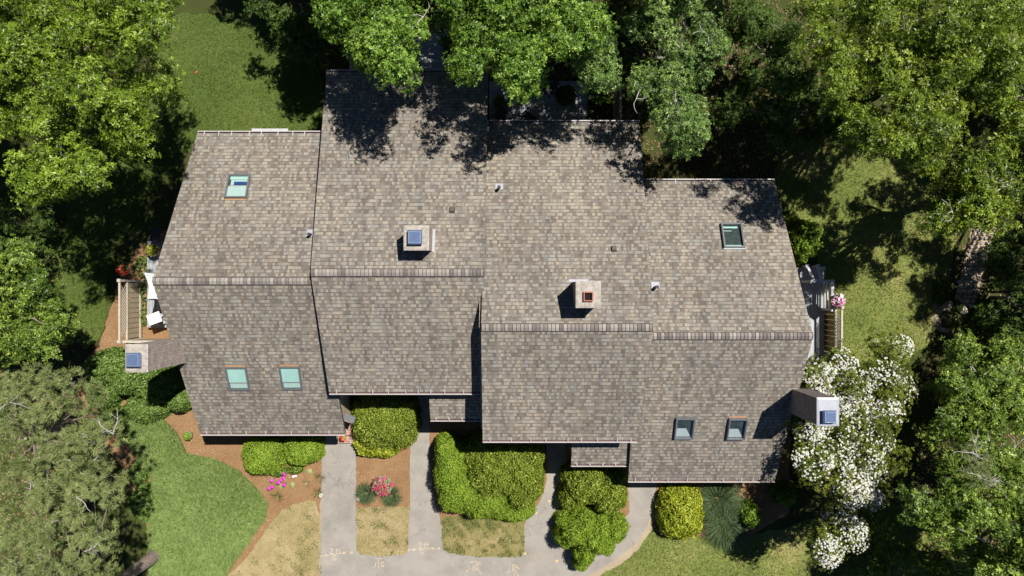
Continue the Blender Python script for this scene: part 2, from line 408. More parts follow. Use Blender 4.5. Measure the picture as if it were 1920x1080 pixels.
class MB:
    """small mesh builder in world coordinates; shifts to the parent's origin on build"""
    def __init__(self):
        self.v, self.f, self.uv, self.mi = [], [], [], []

    def face(self, pts, mi=0, uv=None):
        i = len(self.v)
        self.v += [tuple(map(float, p)) for p in pts]
        self.f.append(tuple(range(i, i + len(pts))))
        self.mi.append(mi)
        if uv is None:
            a, b, c = np.array(pts[0], float), np.array(pts[1], float), np.array(pts[-1], float)
            n = np.cross(b - a, c - a)
            ax = int(np.argmax(np.abs(n)))
            o = [(1, 2), (0, 2), (0, 1)][ax]
            uv = [(p[o[0]], p[o[1]]) for p in pts]
        self.uv += [tuple(map(float, q)) for q in uv]

    def hexa(self, b, t, mi=0):
        """b, t: four bottom / top corners, same winding (counter-clockwise from above)"""
        self.face(b[::-1], mi); self.face(t, mi)
        for i in range(4):
            j = (i + 1) % 4
            self.face([b[i], b[j], t[j], t[i]], mi)

    def box(self, x0, x1, y0, y1, z0, z1, mi=0):
        b = [(x0, y0, z0), (x1, y0, z0), (x1, y1, z0), (x0, y1, z0)]
        t = [(x0, y0, z1), (x1, y0, z1), (x1, y1, z1), (x0, y1, z1)]
        self.hexa(b, t, mi)

    def bar(self, p, q, w, h, mi=0):
        """rectangular bar from p to q, w across, h up"""
        p, q = Vector(p), Vector(q)
        d = (q - p).normalized()
        up = Vector((0, 0, 1)) if abs(d.z) < 0.95 else Vector((0, 1, 0))
        s = d.cross(up).normalized()
        u = s.cross(d).normalized()
        A = [p - s * w / 2 - u * h / 2, p + s * w / 2 - u * h / 2, p + s * w / 2 + u * h / 2, p - s * w / 2 + u * h / 2]
        B = [a + (q - p) for a in A]
        self.face([tuple(x) for x in A], mi)
        self.face([tuple(x) for x in B[::-1]], mi)
        for i in range(4):
            j = (i + 1) % 4
            self.face([tuple(A[j]), tuple(A[i]), tuple(B[i]), tuple(B[j])], mi)

    def tube(self, pts, radii, n=7, mi=0, cap=True):
        pts = [Vector(tuple(map(float, p))) for p in pts]
        rings = []
        for i, p in enumerate(pts):
            d = (pts[min(i + 1, len(pts) - 1)] - pts[max(i - 1, 0)]).normalized()
            up = Vector((0, 0, 1)) if abs(d.z) < 0.9 else Vector((1, 0, 0))
            s = d.cross(up).normalized(); u = s.cross(d)
            rings.append([tuple(p + (s * math.cos(2 * math.pi * k / n) + u * math.sin(2 * math.pi * k / n)) * radii[i]) for k in range(n)])
        for a, b in zip(rings[:-1], rings[1:]):
            for k in range(n):
                j = (k + 1) % n
                self.face([a[k], a[j], b[j], b[k]], mi)
        if cap:
            self.face(rings[0][::-1], mi); self.face(rings[-1], mi)

    def lathe(self, cx, cy, prof, n=20, mi=0):
        """prof: (radius, z) from outside bottom upward and back inside"""
        for (r0, z0), (r1, z1) in zip(prof[:-1], prof[1:]):
            for k in range(n):
                a, b = 2 * math.pi * k / n, 2 * math.pi * (k + 1) / n
                q = [(cx + r0 * math.cos(a), cy + r0 * math.sin(a), z0), (cx + r0 * math.cos(b), cy + r0 * math.sin(b), z0),
                     (cx + r1 * math.cos(b), cy + r1 * math.sin(b), z1), (cx + r1 * math.cos(a), cy + r1 * math.sin(a), z1)]
                if r1 < 1e-5: q = q[:3]
                elif r0 < 1e-5: q = [q[0], q[2], q[3]]
                self.face(q, mi)

    def build(self, name, mats, parent=None, smooth=False):
        me = bpy.data.meshes.new(name)
        org = Vector((0, 0, 0))
        par = parent
        while par is not None:
            org += par.location
            par = par.parent
        v = [(a - org.x, b - org.y, c - org.z) for a, b, c in self.v]
        me.from_pydata(v, [], self.f)
        uvl = me.uv_layers.new(name='UVMap')
        uvl.data.foreach_set('uv', np.array(self.uv, 'f').ravel())
        if not isinstance(mats, (list, tuple)): mats = [mats]
        for m in mats: me.materials.append(m)
        me.polygons.foreach_set('material_index', np.array(self.mi, 'i'))
        if smooth: me.polygons.foreach_set('use_smooth', np.ones(len(self.f), bool))
        me.update()
        return link(bpy.data.objects.new(name, me), parent)


def bevel(o, w=0.01, seg=2):
    m = o.modifiers.new('bevel', 'BEVEL')
    m.width = w; m.segments = seg; m.limit_method = 'ANGLE'
    return o


def nrm(a):
    return a / np.maximum(np.linalg.norm(a, axis=1, keepdims=True), 1e-9)


class Leaves:
    """many small leaf-sized faces gathered into one foliage mesh"""
    def __init__(self):
        self.V, self.T, self.core = [], [], None

    def add(self, c, n, L, W, tint, flat=0.0, d=None):
        N = len(c)
        if N == 0: return
        if d is None:
            d = rng.normal(size=(N, 3))
        d = d - n * np.sum(d * n, 1, keepdims=True)
        d = nrm(d)
        s = np.cross(n, d)
        L = np.broadcast_to(np.asarray(L, float), (N,))[:, None]
        W = np.broadcast_to(np.asarray(W, float), (N,))[:, None]
        up = n * (W * 0.22)
        base, tip = c - d * L * 0.5, c + d * L * 0.5 - n * L * 0.10
        m = c + d * L * 0.06
        q = np.stack([base, m + s * W * 0.5 + up, tip, m - s * W * 0.5 + up], 1)
        self.V.append(q.reshape(-1, 3)); self.T.append(np.clip(np.broadcast_to(tint, (N,)), 0, 1))

    def blades(self, p, d, L, W, tint):
        """thin blades/needles rooted at p pointing along d"""
        N = len(p)
        s = nrm(np.cross(d, rng.normal(size=(N, 3))))
        L = np.broadcast_to(np.asarray(L, float), (N,))[:, None]
        W = np.broadcast_to(np.asarray(W, float), (N,))[:, None]
        q = np.stack([p - s * W * .5, p + s * W * .5, p + d * L + s * W * .18, p + d * L - s * W * .18], 1)
        self.V.append(q.reshape(-1, 3)); self.T.append(np.clip(np.broadcast_to(tint, (N,)), 0, 1))

    def build(self, name, mat, parent=None, core=None, coremat=None):
        V = np.concatenate(self.V); T = np.concatenate(self.T)
        nf = len(T)
        faces_extra, nv = [], len(V)
        if core is not None:
            cv, cf = core
            V = np.concatenate([V, cv]); faces_extra = cf + nv
        org = np.zeros(3); par = parent
        while par is not None:
            org += np.array(par.location); par = par.parent
        V = V - org
        me = bpy.data.meshes.new(name)
        ne = len(faces_extra)
        me.vertices.add(len(V)); me.vertices.foreach_set('co', V.astype('f').ravel())
        idx = np.arange(nf * 4, dtype='i').reshape(-1, 4)
        if ne: idx = np.concatenate([idx, faces_extra.astype('i')])
        tot = nf + ne
        me.loops.add(tot * 4); me.loops.foreach_set('vertex_index', idx.ravel())
        me.polygons.add(tot)
        me.polygons.foreach_set('loop_start', np.arange(0, tot * 4, 4, dtype='i'))
        me.materials.append(mat)
        if ne: me.materials.append(coremat)
        mi = np.zeros(tot, 'i'); mi[nf:] = 1
        me.polygons.foreach_set('material_index', mi)
        me.update(calc_edges=True)
        at = me.attributes.new('tint', 'FLOAT', 'FACE')
        at.data.foreach_set('value', np.concatenate([T, np.zeros(ne)]).astype('f'))
        return link(bpy.data.objects.new(name, me), parent)


def inside(poly, pts):
    poly = np.asarray(poly); x, y = pts[:, 0], pts[:, 1]
    r = np.zeros(len(pts), bool); j = len(poly) - 1
    for i in range(len(poly)):
        xi, yi, xj, yj = poly[i, 0], poly[i, 1], poly[j, 0], poly[j, 1]
        if yi != yj:
            r ^= ((yi > y) != (yj > y)) & (x < (xj - xi) * (y - yi) / (yj - yi) + xi)
        j = i
    return r


def sample_poly(poly, n):
    poly = np.asarray(poly); lo, hi = poly.min(0), poly.max(0)
    out = []
    while sum(map(len, out)) < n:
        p = rng.uniform(lo, hi, (n * 2, 2)); out.append(p[inside(poly, p)])
    return np.concatenate(out)[:n]


def G2(lst, z=0.0): return [tuple(P(a, b, z)[:2]) for a, b in lst]


def ragged(poly, step=0.25, amp=0.05, seed=0):
    r = np.random.default_rng(seed); out = []
    n = len(poly)
    for i in range(n):
        a, b = np.array(poly[i]), np.array(poly[(i + 1) % n])
        L = np.linalg.norm(b - a); k = max(1, int(L / step))
        for t in range(k):
            p = a + (b - a) * t / k
            out.append(tuple(p + (r.normal(size=2) * amp if t else r.normal(size=2) * amp * .5)))
    return out


def smooth_poly(poly, it=2):
    p = np.array(poly)
    for _ in range(it):
        q = np.roll(p, -1, 0)
        p = np.stack([p * .75 + q * .25, p * .25 + q * .75], 1).reshape(-1, 2)
    return [tuple(x) for x in p]


def sheet(name, poly, z, mat):
    me = bpy.data.meshes.new(name)
    import mathutils
    tri = mathutils.geometry.tessellate_polygon([[Vector((a, b, 0)) for a, b in poly]])
    pts = [(float(a), float(b), z) for a, b in poly]
    fs = []
    for t in tri:
        a, b, c = (Vector(pts[k]) for k in t)
        fs.append(t if (b - a).cross(c - a).z > 0 else t[::-1])
    me.from_pydata(pts, [], fs)
    me.materials.append(mat); me.update()
    o = link(bpy.data.objects.new(name, me))
    o['kind'] = 'structure'
    return o


# ------------------------------------------------------------------ ground
g = MB()
NG = 24
for i in range(NG):
    for j in range(NG):
        x0, x1 = -90 + 180 * i / NG, -90 + 180 * (i + 1) / NG
        y0, y1 = -90 + 180 * j / NG, -90 + 180 * (j + 1) / NG
        g.face([(x0, y0, 0), (x1, y0, 0), (x1, y1, 0), (x0, y1, 0)])
tag(g.build('ground', MT['litter']), kind='structure')

lawn_nw = ragged(smooth_poly(G2([(300, 20), (420, 30), (560, 60), (610, 150), (610, 262), (400, 262), (330, 300), (250, 420), (180, 500), (240, 430), (200, 520), (205, 560), (190, 650), (120, 640), (90, 560), (110, 420), (200, 300), (280, 200)])), .3, .07, 1)
lawn_e = ragged(smooth_poly(G2([(1440, 330), (1500, 240), (1620, 210), (1760, 240), (1810, 330), (1790, 470), (1760, 600), (1740, 660), (1600, 690), (1545, 620), (1540, 480), (1480, 400)])), .3, .07, 2)
lawn_se = ragged(smooth_poly(G2([(1060, 1110), (1120, 1050), (1180, 1000), (1210, 960), (1330, 1000), (1440, 1000), (1560, 960), (1700, 930), (1760, 1040), (1740, 1200), (1080, 1200)]), 1), .3, .05, 3)
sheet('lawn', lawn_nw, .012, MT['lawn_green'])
sheet('lawn', lawn_e, .012, MT['lawn'])
sheet('lawn', lawn_se, .012, MT['lawn'])
mulch_w = ragged(smooth_poly(G2([(268, 440), (380, 420), (420, 800), (610, 800), (606, 1010), (560, 1010), (505, 1015), (470, 1060), (400, 1120), (300, 1060), (250, 900), (160, 800), (140, 700), (190, 640), (215, 545)]), 1), .25, .05, 4)
sheet('mulch_bed', mulch_w, .008, MT['mulch'])
dry_w = ragged(smooth_poly(G2([(604, 938), (560, 940), (520, 962), (495, 1000), (470, 1040), (420, 1085), (360, 1180), (604, 1180)]), 1), .2, .04, 5)
dry_w = [(min(x, PX(603.5, 0)), y) for x, y in dry_w]
sheet('dry_lawn', dry_w, .016, MT['lawn_dry'])
asph = ragged(G2([(605, 700), (1230, 700), (1229, 900), (1227, 945), (1212, 990), (1190, 1020), (1150, 1052), (1105, 1078), (1060, 1100), (1060, 1250), (600, 1250)]), .3, .012, 6)
sheet('asphalt_path', asph, .020, MT['asphalt'])
sheet('dirt_edge', ragged(G2([(1120, 1010), (1200, 900), (1233, 900), (1234, 950), (1222, 992), (1200, 1026), (1158, 1060), (1112, 1086), (1075, 1104), (1060, 1090)]), .15, .03, 41), .0165, MT['dirt'])
sheet('dirt_edge', ragged(G2([(630, 930), (630, 1200), (590, 1200), (598, 1080), (600, 940)]), .2, .02, 42), .0180, MT['dirt'])
isl1 = G2([(668, 700), (769, 700), (769, 955), (668, 955)])
isl1_l = G2([(668, 951), (768, 949), (766, 1030), (760, 1038), (715, 1042), (675, 1039), (669, 1030)])
isl2 = G2([(803, 700), (1022, 700), (1026, 900), (1015, 935), (990, 970), (983, 985), (826, 985), (824, 965), (812, 930), (806, 860)])
isl2_l = G2([(828, 968), (984, 970), (983, 1035), (975, 1044), (900, 1044), (840, 1036), (830, 1028)])
isl3 = G2([(1062, 700), (1178, 700), (1180, 960), (1160, 985), (1100, 1000), (1050, 998), (1046, 960), (1050, 930), (1060, 880)])
bed_d = ragged(G2([(1231, 700), (1480, 700), (1480, 960), (1400, 1010), (1330, 1006), (1240, 1004), (1222, 986), (1230, 945)]), .2, .03, 8)
sheet('mulch_bed', ragged(isl1, .2, .012, 21), .024, MT['mulch'])
sheet('mulch_bed', ragged(isl2, .2, .012, 22), .024, MT['mulch'])
sheet('mulch_bed', ragged(isl3, .2, .02, 23), .024, MT['mulch'])
sheet('mulch_bed', bed_d, .024, MT['mulch'])
sheet('dry_lawn', ragged(isl1_l, .12, .018, 24), .028, MT['lawn_dry'])
sheet('dry_lawn', ragged(isl2_l, .12, .018, 25), .028, MT['lawn_mixed'])
sheet('dirt_patch', ragged(smooth_poly(G2([(1745, 560), (1790, 570), (1795, 620), (1750, 625)])), .15, .04, 26), .016, MT['dirt'])
sheet('dirt_patch', ragged(smooth_poly(G2([(55, -20), (95, -20), (90, 25), (60, 20)])), .15, .04, 27), .016, MT['dirt'])


asph_w = G2([(590, 690), (1240, 690), (1238, 950), (1222, 996), (1200, 1028), (1158, 1062), (1110, 1088), (1075, 1108), (1075, 1250), (590, 1250)])
# loose cover nobody could count
def cover(name, polys, mat, dens, L, W, lo=0.0, hi=1.0, up=0.6, flat=False, z=.03, avoid=None, clump=None):
    lv = Leaves()
    for poly in polys:
        A = np.array(poly); x, y = A[:, 0], A[:, 1]
        area = abs(np.sum(x * np.roll(y, 1) - y * np.roll(x, 1))) / 2
        n = int(area * dens)
        p2 = sample_poly(poly, n)
        if avoid is not None:
            for q in avoid: p2 = p2[~inside(q, p2)]
        if clump is not None:
            f = np.sin(p2[:, 0] * 4.1 + 2 * np.sin(p2[:, 1] * 3.3)) * np.sin(p2[:, 1] * 4.9 + 1.7 * np.sin(p2[:, 0] * 2.7)) + .35 * np.sin(p2[:, 0] * 13 + p2[:, 1] * 9)
            p2 = p2[f + rng.normal(size=len(p2)) * .25 > clump]
        n = len(p2)
        p = np.column_stack([p2, np.full(n, z)])
        big = .5 + .25 * np.sin(p2[:, 0] * 1.7 + 1.3 * np.sin(p2[:, 1] * 1.1)) + .25 * np.sin(p2[:, 1] * 2.3 + p2[:, 0] * .7)
        t = lo + (hi - lo) * np.clip(.55 * rng.random(n) + .45 * big, 0, 1)
        if flat:
            nn = nrm(np.column_stack([rng.normal(size=(n, 2)) * .35, np.ones(n)]))
            lv.add(p, nn, L * rng.uniform(.6, 1.3, n), W * rng.uniform(.7, 1.2, n), t)
        else:
            d = nrm(np.column_stack([rng.normal(size=(n, 2)), np.abs(rng.normal(size=n)) * up + .15]))
            lv.blades(p, d, L * rng.uniform(.6, 1.4, n), W, t)
    o = lv.build(name, mat)
    o['kind'] = 'stuff'
    return o


cover('grass', [lawn_nw], MT['turf'], 700, .07, .016, 0, .8, z=.012)
cover('grass', [lawn_e], MT['turf'], 420, .08, .018, .1, 1, z=.012)
cover('grass', [lawn_se], MT['turf'], 420, .08, .018, .1, .95, z=.012, avoid=[asph_w])
cover('dry_grass', [dry_w], MT['straw'], 420, .055, .014, .0, 1, z=.016)
cover('dry_grass', [isl1_l], MT['straw'], 700, .055, .013, 0, .8, z=.028)
cover('dry_grass', [isl2_l], MT['straw'], 500, .055, .013, 0, .7, z=.028)
cover('grass', [dry_w], MT['turf'], 800, .07, .018, .0, .9, z=.016, clump=.5)
cover('grass', [isl1_l], MT['turf'], 1000, .07, .018, 0, .9, z=.028, clump=.4)
cover('grass', [isl2_l], MT['turf'], 1300, .07, .018, 0, .8, z=.028, clump=.12)
cover('dry_grass', [lawn_se], MT['straw'], 500, .06, .016, .2, 1, z=.012, clump=.35, avoid=[asph_w])
cover('dry_grass', [lawn_e], MT['straw'], 400, .06, .016, .2, 1, z=.012, clump=.4)
cover('dry_grass', [lawn_nw], MT['straw'], 250, .06, .014, .2, 1, z=.012, clump=.85)
cover('bark_chips', [mulch_w], MT['chip'], 190, .07, .022, flat=True, z=.014, avoid=[dry_w, asph])
cover('bark_chips', [isl1[:2] + G2([(769, 950), (668, 950)]), isl3, bed_d], MT['chip'], 240, .06, .02, flat=True, z=.034)
north = G2([(560, -120), (1560, -120), (1560, 330), (1210, 345), (1200, 235), (915, 235), (905, 140), (610, 140), (540, 100)])
cover('leaf_litter', [north, G2([(1700, 380), (2000, 300), (2000, 1150), (1500, 1150), (1500, 1060), (1720, 900), (1740, 640)]), G2([(-60, 380), (110, 420), (100, 560), (160, 680), (160, 1100), (-60, 1100)])], MT['dead_leaf'], 60, .11, .06, flat=True, z=.02)

# ------------------------------------------------------------------ the row of houses
house = empty('row_house', (0, 0, 0), 'long row of four attached houses under stepped grey brown shingle roofs', 'house')


def unit(ridge_py, zr, n_py, pn, s_py, ps, wpx, epx):
    """ridge and eaves found where the photo shows them; w/e: pixel x of north eave, ridge, south eave"""
    ry = PY(ridge_py, zr)

    def eave(py, p):
        c = (540 - py) / F; sg = 1 if py < ridge_py else -1
        # z = zr - p*sg*(y - ry),  y = c*(H - z)
        z = (zr - p * sg * (c * H - ry)) / (1 - p * sg * c)
        return c * (H - z), z
    n, s_ = eave(n_py, pn), eave(s_py, ps)
    zs = (n[1], zr, s_[1])
    return dict(r=(ry, zr), n=n, s=s_, w=tuple(PX(a, z) for a, z in zip(wpx, zs)), e=tuple(PX(a, z) for a, z in zip(epx, zs)))


UN = {
    'a': unit(527, 4.98, 250, .41, 812, .44, (370, 285, 375), (640, 594, 647)),
    'b': unit(511, 5.35, 135, .32, 735, .36, (612, 582, 617), (915, 908, 903)),
    'c': unit(614, 5.6, 230, .40, 825, .36, (914, 902, 905), (1200, 1225, 1195)),
    'd': unit(630, 4.9, 340, .43, 900, .43, (1180, 1196, 1178), (1453, 1525, 1453)),
}
RL = {'a': 'westernmost roof with three skylights', 'b': 'tall roof with the blue capped chimney', 'c': 'tall roof with the open clay flue chimney', 'd': 'easternmost roof with dark glass skylights'}


def plane_z(u, y):
    k = UN[u]; e = k['n'] if y > k['r'][0] else k['s']
    t = (y - k['r'][0]) / (e[0] - k['r'][0])
    return k['r'][1] + t * (e[1] - k['r'][1])


def on_roof(u, px, py, side):
    k = UN[u]; e = k[side]
    m = (e[1] - k['r'][1]) / (e[0] - k['r'][0])
    c = (540 - py) / F
    y = c * (H - k['r'][1] + m * k['r'][0]) / (1 + c * m)
    z = k['r'][1] + m * (y - k['r'][0])
    return np.array([(px - 960) * (H - z) / F, y, z]), nrm(np.array([[0, -m, 1.0]]))[0]


def make_roof(u):
    k = UN[u]; T = .16
    mb = MB()
    (ry, rz), (ny, nz), (sy, sz) = k['r'], k['n'], k['s']
    w, e = k['w'], k['e']
    ln = math.hypot(ny - ry, nz - rz); ls = math.hypot(sy - ry, sz - rz)
    NW, RW, SW = (w[0], ny, nz), (w[1], ry, rz), (w[2], sy, sz)
    NE, RE, SE = (e[0], ny, nz), (e[1], ry, rz), (e[2], sy, sz)
    mb.face([NE, NW, RW, RE], 0, [(e[0], 0), (w[0], 0), (w[1], ln), (e[1], ln)])
    mb.face([SW, SE, RE, RW], 0, [(w[2], 50), (e[2], 50), (e[1], 50 + ls), (w[1], 50 + ls)])
    dn = lambda p: (p[0], p[1], p[2] - T)
    mb.face([dn(NW), dn(NE), dn(RE), dn(RW)], 1); mb.face([dn(SE), dn(SW), dn(RW), dn(RE)], 1)
    for a, b in ((NW, NE), (SE, SW), (RW, NW), (SW, RW), (NE, RE), (RE, SE)):
        mb.face([a, b, dn(b), dn(a)], 1)
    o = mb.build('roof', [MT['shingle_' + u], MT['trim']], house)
    o['label'] = RL[u]
    # drip edge
    # ridge cap
    lv = Leaves()
    x = w[1] + .02; x1 = e[1] - .02
    V, Tt = [], []
    mn, ms = (nz - rz) / (ny - ry), (sz - rz) / (sy - ry)
    hw = .112
    while x < x1 - .02:
        xe = min(x + .128, x1)
        t = rng.random()
        lift0, lift1 = .034, .046
        def pt(xx, dy, lf):
            zz = rz + (mn * dy if dy > 0 else ms * dy) + lf
            return (xx, ry + dy, zz)
        for (a, b) in ((-hw, 0), (0, hw)):
            q = [pt(x, a, lift1), pt(xe - .020, a, lift0), pt(xe - .020, b, lift0), pt(x, b, lift1)]
            V.append(np.array(q)); Tt.append(t)
        x = xe
    # filler strip (ridge vent) under the caps
    lv.V.append(np.concatenate(V)); lv.T.append(np.array(Tt))
    cap = lv.build('ridge_cap', MT['ridge_cap'], o)
    vb = MB()
    for s_, m_ in ((1, mn), (-1, ms)):
        y0, y1 = ry, ry + s_ * (hw + .028)
        zt = lambda y: rz + m_ * (y - ry) + .028
        zb = lambda y: rz + m_ * (y - ry) - .004
        q = [(w[1] + .01, y0), (e[1] - .01, y0), (e[1] - .01, y1), (w[1] + .01, y1)]
        if s_ < 0: q = q[::-1]
        vb.face([(a, b, zt(b)) for a, b in q])
        vb.face([(w[1] + .01, y1, zb(y1)), (e[1] - .01, y1, zb(y1)), (e[1] - .01, y1, zt(y1)), (w[1] + .01, y1, zt(y1))])
    vb.build('ridge_vent', MT['trim'], o)
    # gutters
    for side, (yy, zz), xa, xb in (('n', k['n'], w[0], e[0]), ('s', k['s'], w[2], e[2])):
        if u == 'd' and side == 'n': xa = 4.75
        sg = 1 if side == 'n' else -1
        gb = MB(); wd = .095
        y_in, y_out = yy + sg * .006, yy + sg * (.006 + wd)
        ys = sorted((y_in, y_out))
        zt = zz - .025
        gb.box(xa, xb, ys[0], ys[1], zt - .10, zt - .085, 1)
        lo, hi = (y_out - .022, y_out) if sg > 0 else (y_out, y_out + .022)
        gb.box(xa, xb, lo, hi, zt - .085, zt + .004, 0)
        lo, hi = (y_in, y_in + .006) if sg > 0 else (y_in - .006, y_in)
        gb.box(xa, xb, lo, hi, zt - .085, zt, 0)
        # lip turned inward, broad and pale from above
        lo, hi = (y_out - .036, y_out - .0225) if sg > 0 else (y_out + .0225, y_out + .036)
        gb.box(xa, xb, lo, hi, zt - .012, zt + .002, 0)
        for xe in (xa, xb - .006):
            gb.box(xe, xe + .006, ys[0] + .007, ys[1] - .051, zt - .085, zt, 0)
        x = xa + .25
        while x < xb - .1:
            ya, yb = (yy - .10, y_out - .02) if sg > 0 else (y_out + .02, yy + .10)
            m_ = mn if sg > 0 else ms
            za = lambda y: (zz + m_ * (y - yy) + .012) if (y - yy) * sg < 0 else zt + .018
            pts = [(x, ya), (x + .028, ya), (x + .028, yb), (x, yb)]
            gb.hexa([(a, b, za(b) - .008) for a, b in pts], [(a, b, za(b)) for a, b in pts], 0)
            x += random.uniform(.42, .78)
        gb.build('gutter', [MT['white_trim'], MT['gutter_in']], o)
    return o


ROOF = {u: make_roof(u) for u in 'abcd'}

# walls following the roof undersides
WL = {'a': (-11.3, -6.47, 5.35, -5.05), 'b': (-6.46, -1.10, 7.45, -3.25), 'c': (-1.09, 4.20, 5.62, -4.92), 'd': (4.21, 9.50, 3.60, -6.82)}
for u, (x0, x1, yn, ys) in WL.items():
    if u == 'd': x0 = 4.56
    prof = [(ys, 0), (ys, plane_z(u, ys) - .19), (UN[u]['r'][0], UN[u]['r'][1] - .19), (yn, plane_z(u, yn) - .19), (yn, 0)]
    mb = MB()
    A = [(x0, y, z) for y, z in prof]; B = [(x1, y, z) for y, z in prof]
    mb.face(A); mb.face(B[::-1])
    for i in range(4):
        mb.face([A[i], B[i], B[i + 1], A[i + 1]][::-1])
    mb.build('wall', MT['siding'], house)


def window_on_wall(xc, y, zc, w, h, face):
    t = .05 * face
    ys = sorted((y, y + t))
    mb = MB()
    for a, b, c, d in ((xc - w / 2 - .08, xc + w / 2 + .08, zc + h / 2, zc + h / 2 + .08), (xc - w / 2 - .08, xc + w / 2 + .08, zc - h / 2 - .08, zc - h / 2),
                       (xc - w / 2 - .08, xc - w / 2, zc - h / 2, zc + h / 2), (xc + w / 2, xc + w / 2 + .08, zc - h / 2, zc + h / 2)):
        mb.box(a, b, ys[0], ys[1], c, d)
    f = mb.build('window', MT['white_trim'], house)
    pb = MB(); yy = sorted((y + .01 * face, y + .025 * face))
    pb.box(xc - w / 2, xc + w / 2, yy[0], yy[1], zc - h / 2, zc + h / 2)
    pb.build('pane', MT['shaft'], f)


for xc, y, fc in ((-9.9, -5.05, -1), (-7.8, -5.05, -1), (6.2, -6.82, -1), (8.2, -6.82, -1), (1.2, -4.92, -1), (-9.5, 5.35, 1), (-3.6, 7.45, 1), (2.2, 5.62, 1), (7.2, 3.6, 1)):
    window_on_wall(xc, y, 1.35, 1.0, 1.2, fc)


# entry porch roofs
def porch(u, px0, px1, py0, py1, z_lo, z_hi, mat, label):
    x0, x1 = PX(px0, z_lo), PX(px1, z_lo)
    ys, yn = PY(py1, z_lo), PY(py0, z_hi)
    mb = MB(); T = .14
    ln = math.hypot(yn - ys, z_hi - z_lo)
    q = [(x0, ys, z_lo), (x1, ys, z_lo), (x1, yn, z_hi), (x0, yn, z_hi)]
    mb.face(q, 0, [(x0, 0), (x1, 0), (x1, ln), (x0, ln)])
    d = [(a, b, c - T) for a, b, c in q]
    mb.face(d[::-1], 1)
    for i in range(4):
        j = (i + 1) % 4
        mb.face([d[i], d[j], q[j], q[i]], 1)
    o = mb.build('porch_roof', [mat, MT['trim']], house)
    o['label'] = label
    gb = MB(); y_o = ys - .09
    gb.box(x0, x1, y_o, ys - .004, z_lo - .12, z_lo - .105, 1)
    gb.box(x0, x1, y_o, y_o + .03, z_lo - .105, z_lo - .02, 0)
    x = x0 + .2
    while x < x1 - .05:
        gb.box(x, x + .026, y_o + .031, ys + .10, z_lo + .02, z_lo + .03, 0); x += .48
    gb.build('gutter', [MT['white_trim'], MT['gutter_in']], o)
    pb = MB()
    pb.box(x0 + .12, x0 + .24, ys + .12, ys + .24, 0, z_lo - T)
    pb.build('post', MT['white_trim'], o)
    return o


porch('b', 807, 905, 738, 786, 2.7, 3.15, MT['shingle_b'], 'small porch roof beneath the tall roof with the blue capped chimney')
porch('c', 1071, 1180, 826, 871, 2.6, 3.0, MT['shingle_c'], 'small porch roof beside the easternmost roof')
# brick stoop of the west unit
mb = MB()
xs = PX(632, .3)
mb.box(xs, PX(664, .3), PY(829, 0), PY(770, 0), 0, .17)
mb.box(xs, PX(661, .3), PY(812, 0), PY(770, 0), .171, .34)
mb.build('stoop', MT['brick_red'], house)
# lantern-like bracket on the side wall
mb = MB()
p = P(655, 781, 1.6)
mb.bar((-6.46, p[1] + .05, 1.75), (-6.05, p[1] - .12, 1.75), .26, .035)
mb.bar((-6.46, p[1] + .05, 1.5), (-6.1, p[1] - .1, 1.74), .04, .04)
mb.build('wall_hood', MT['slate'], house)


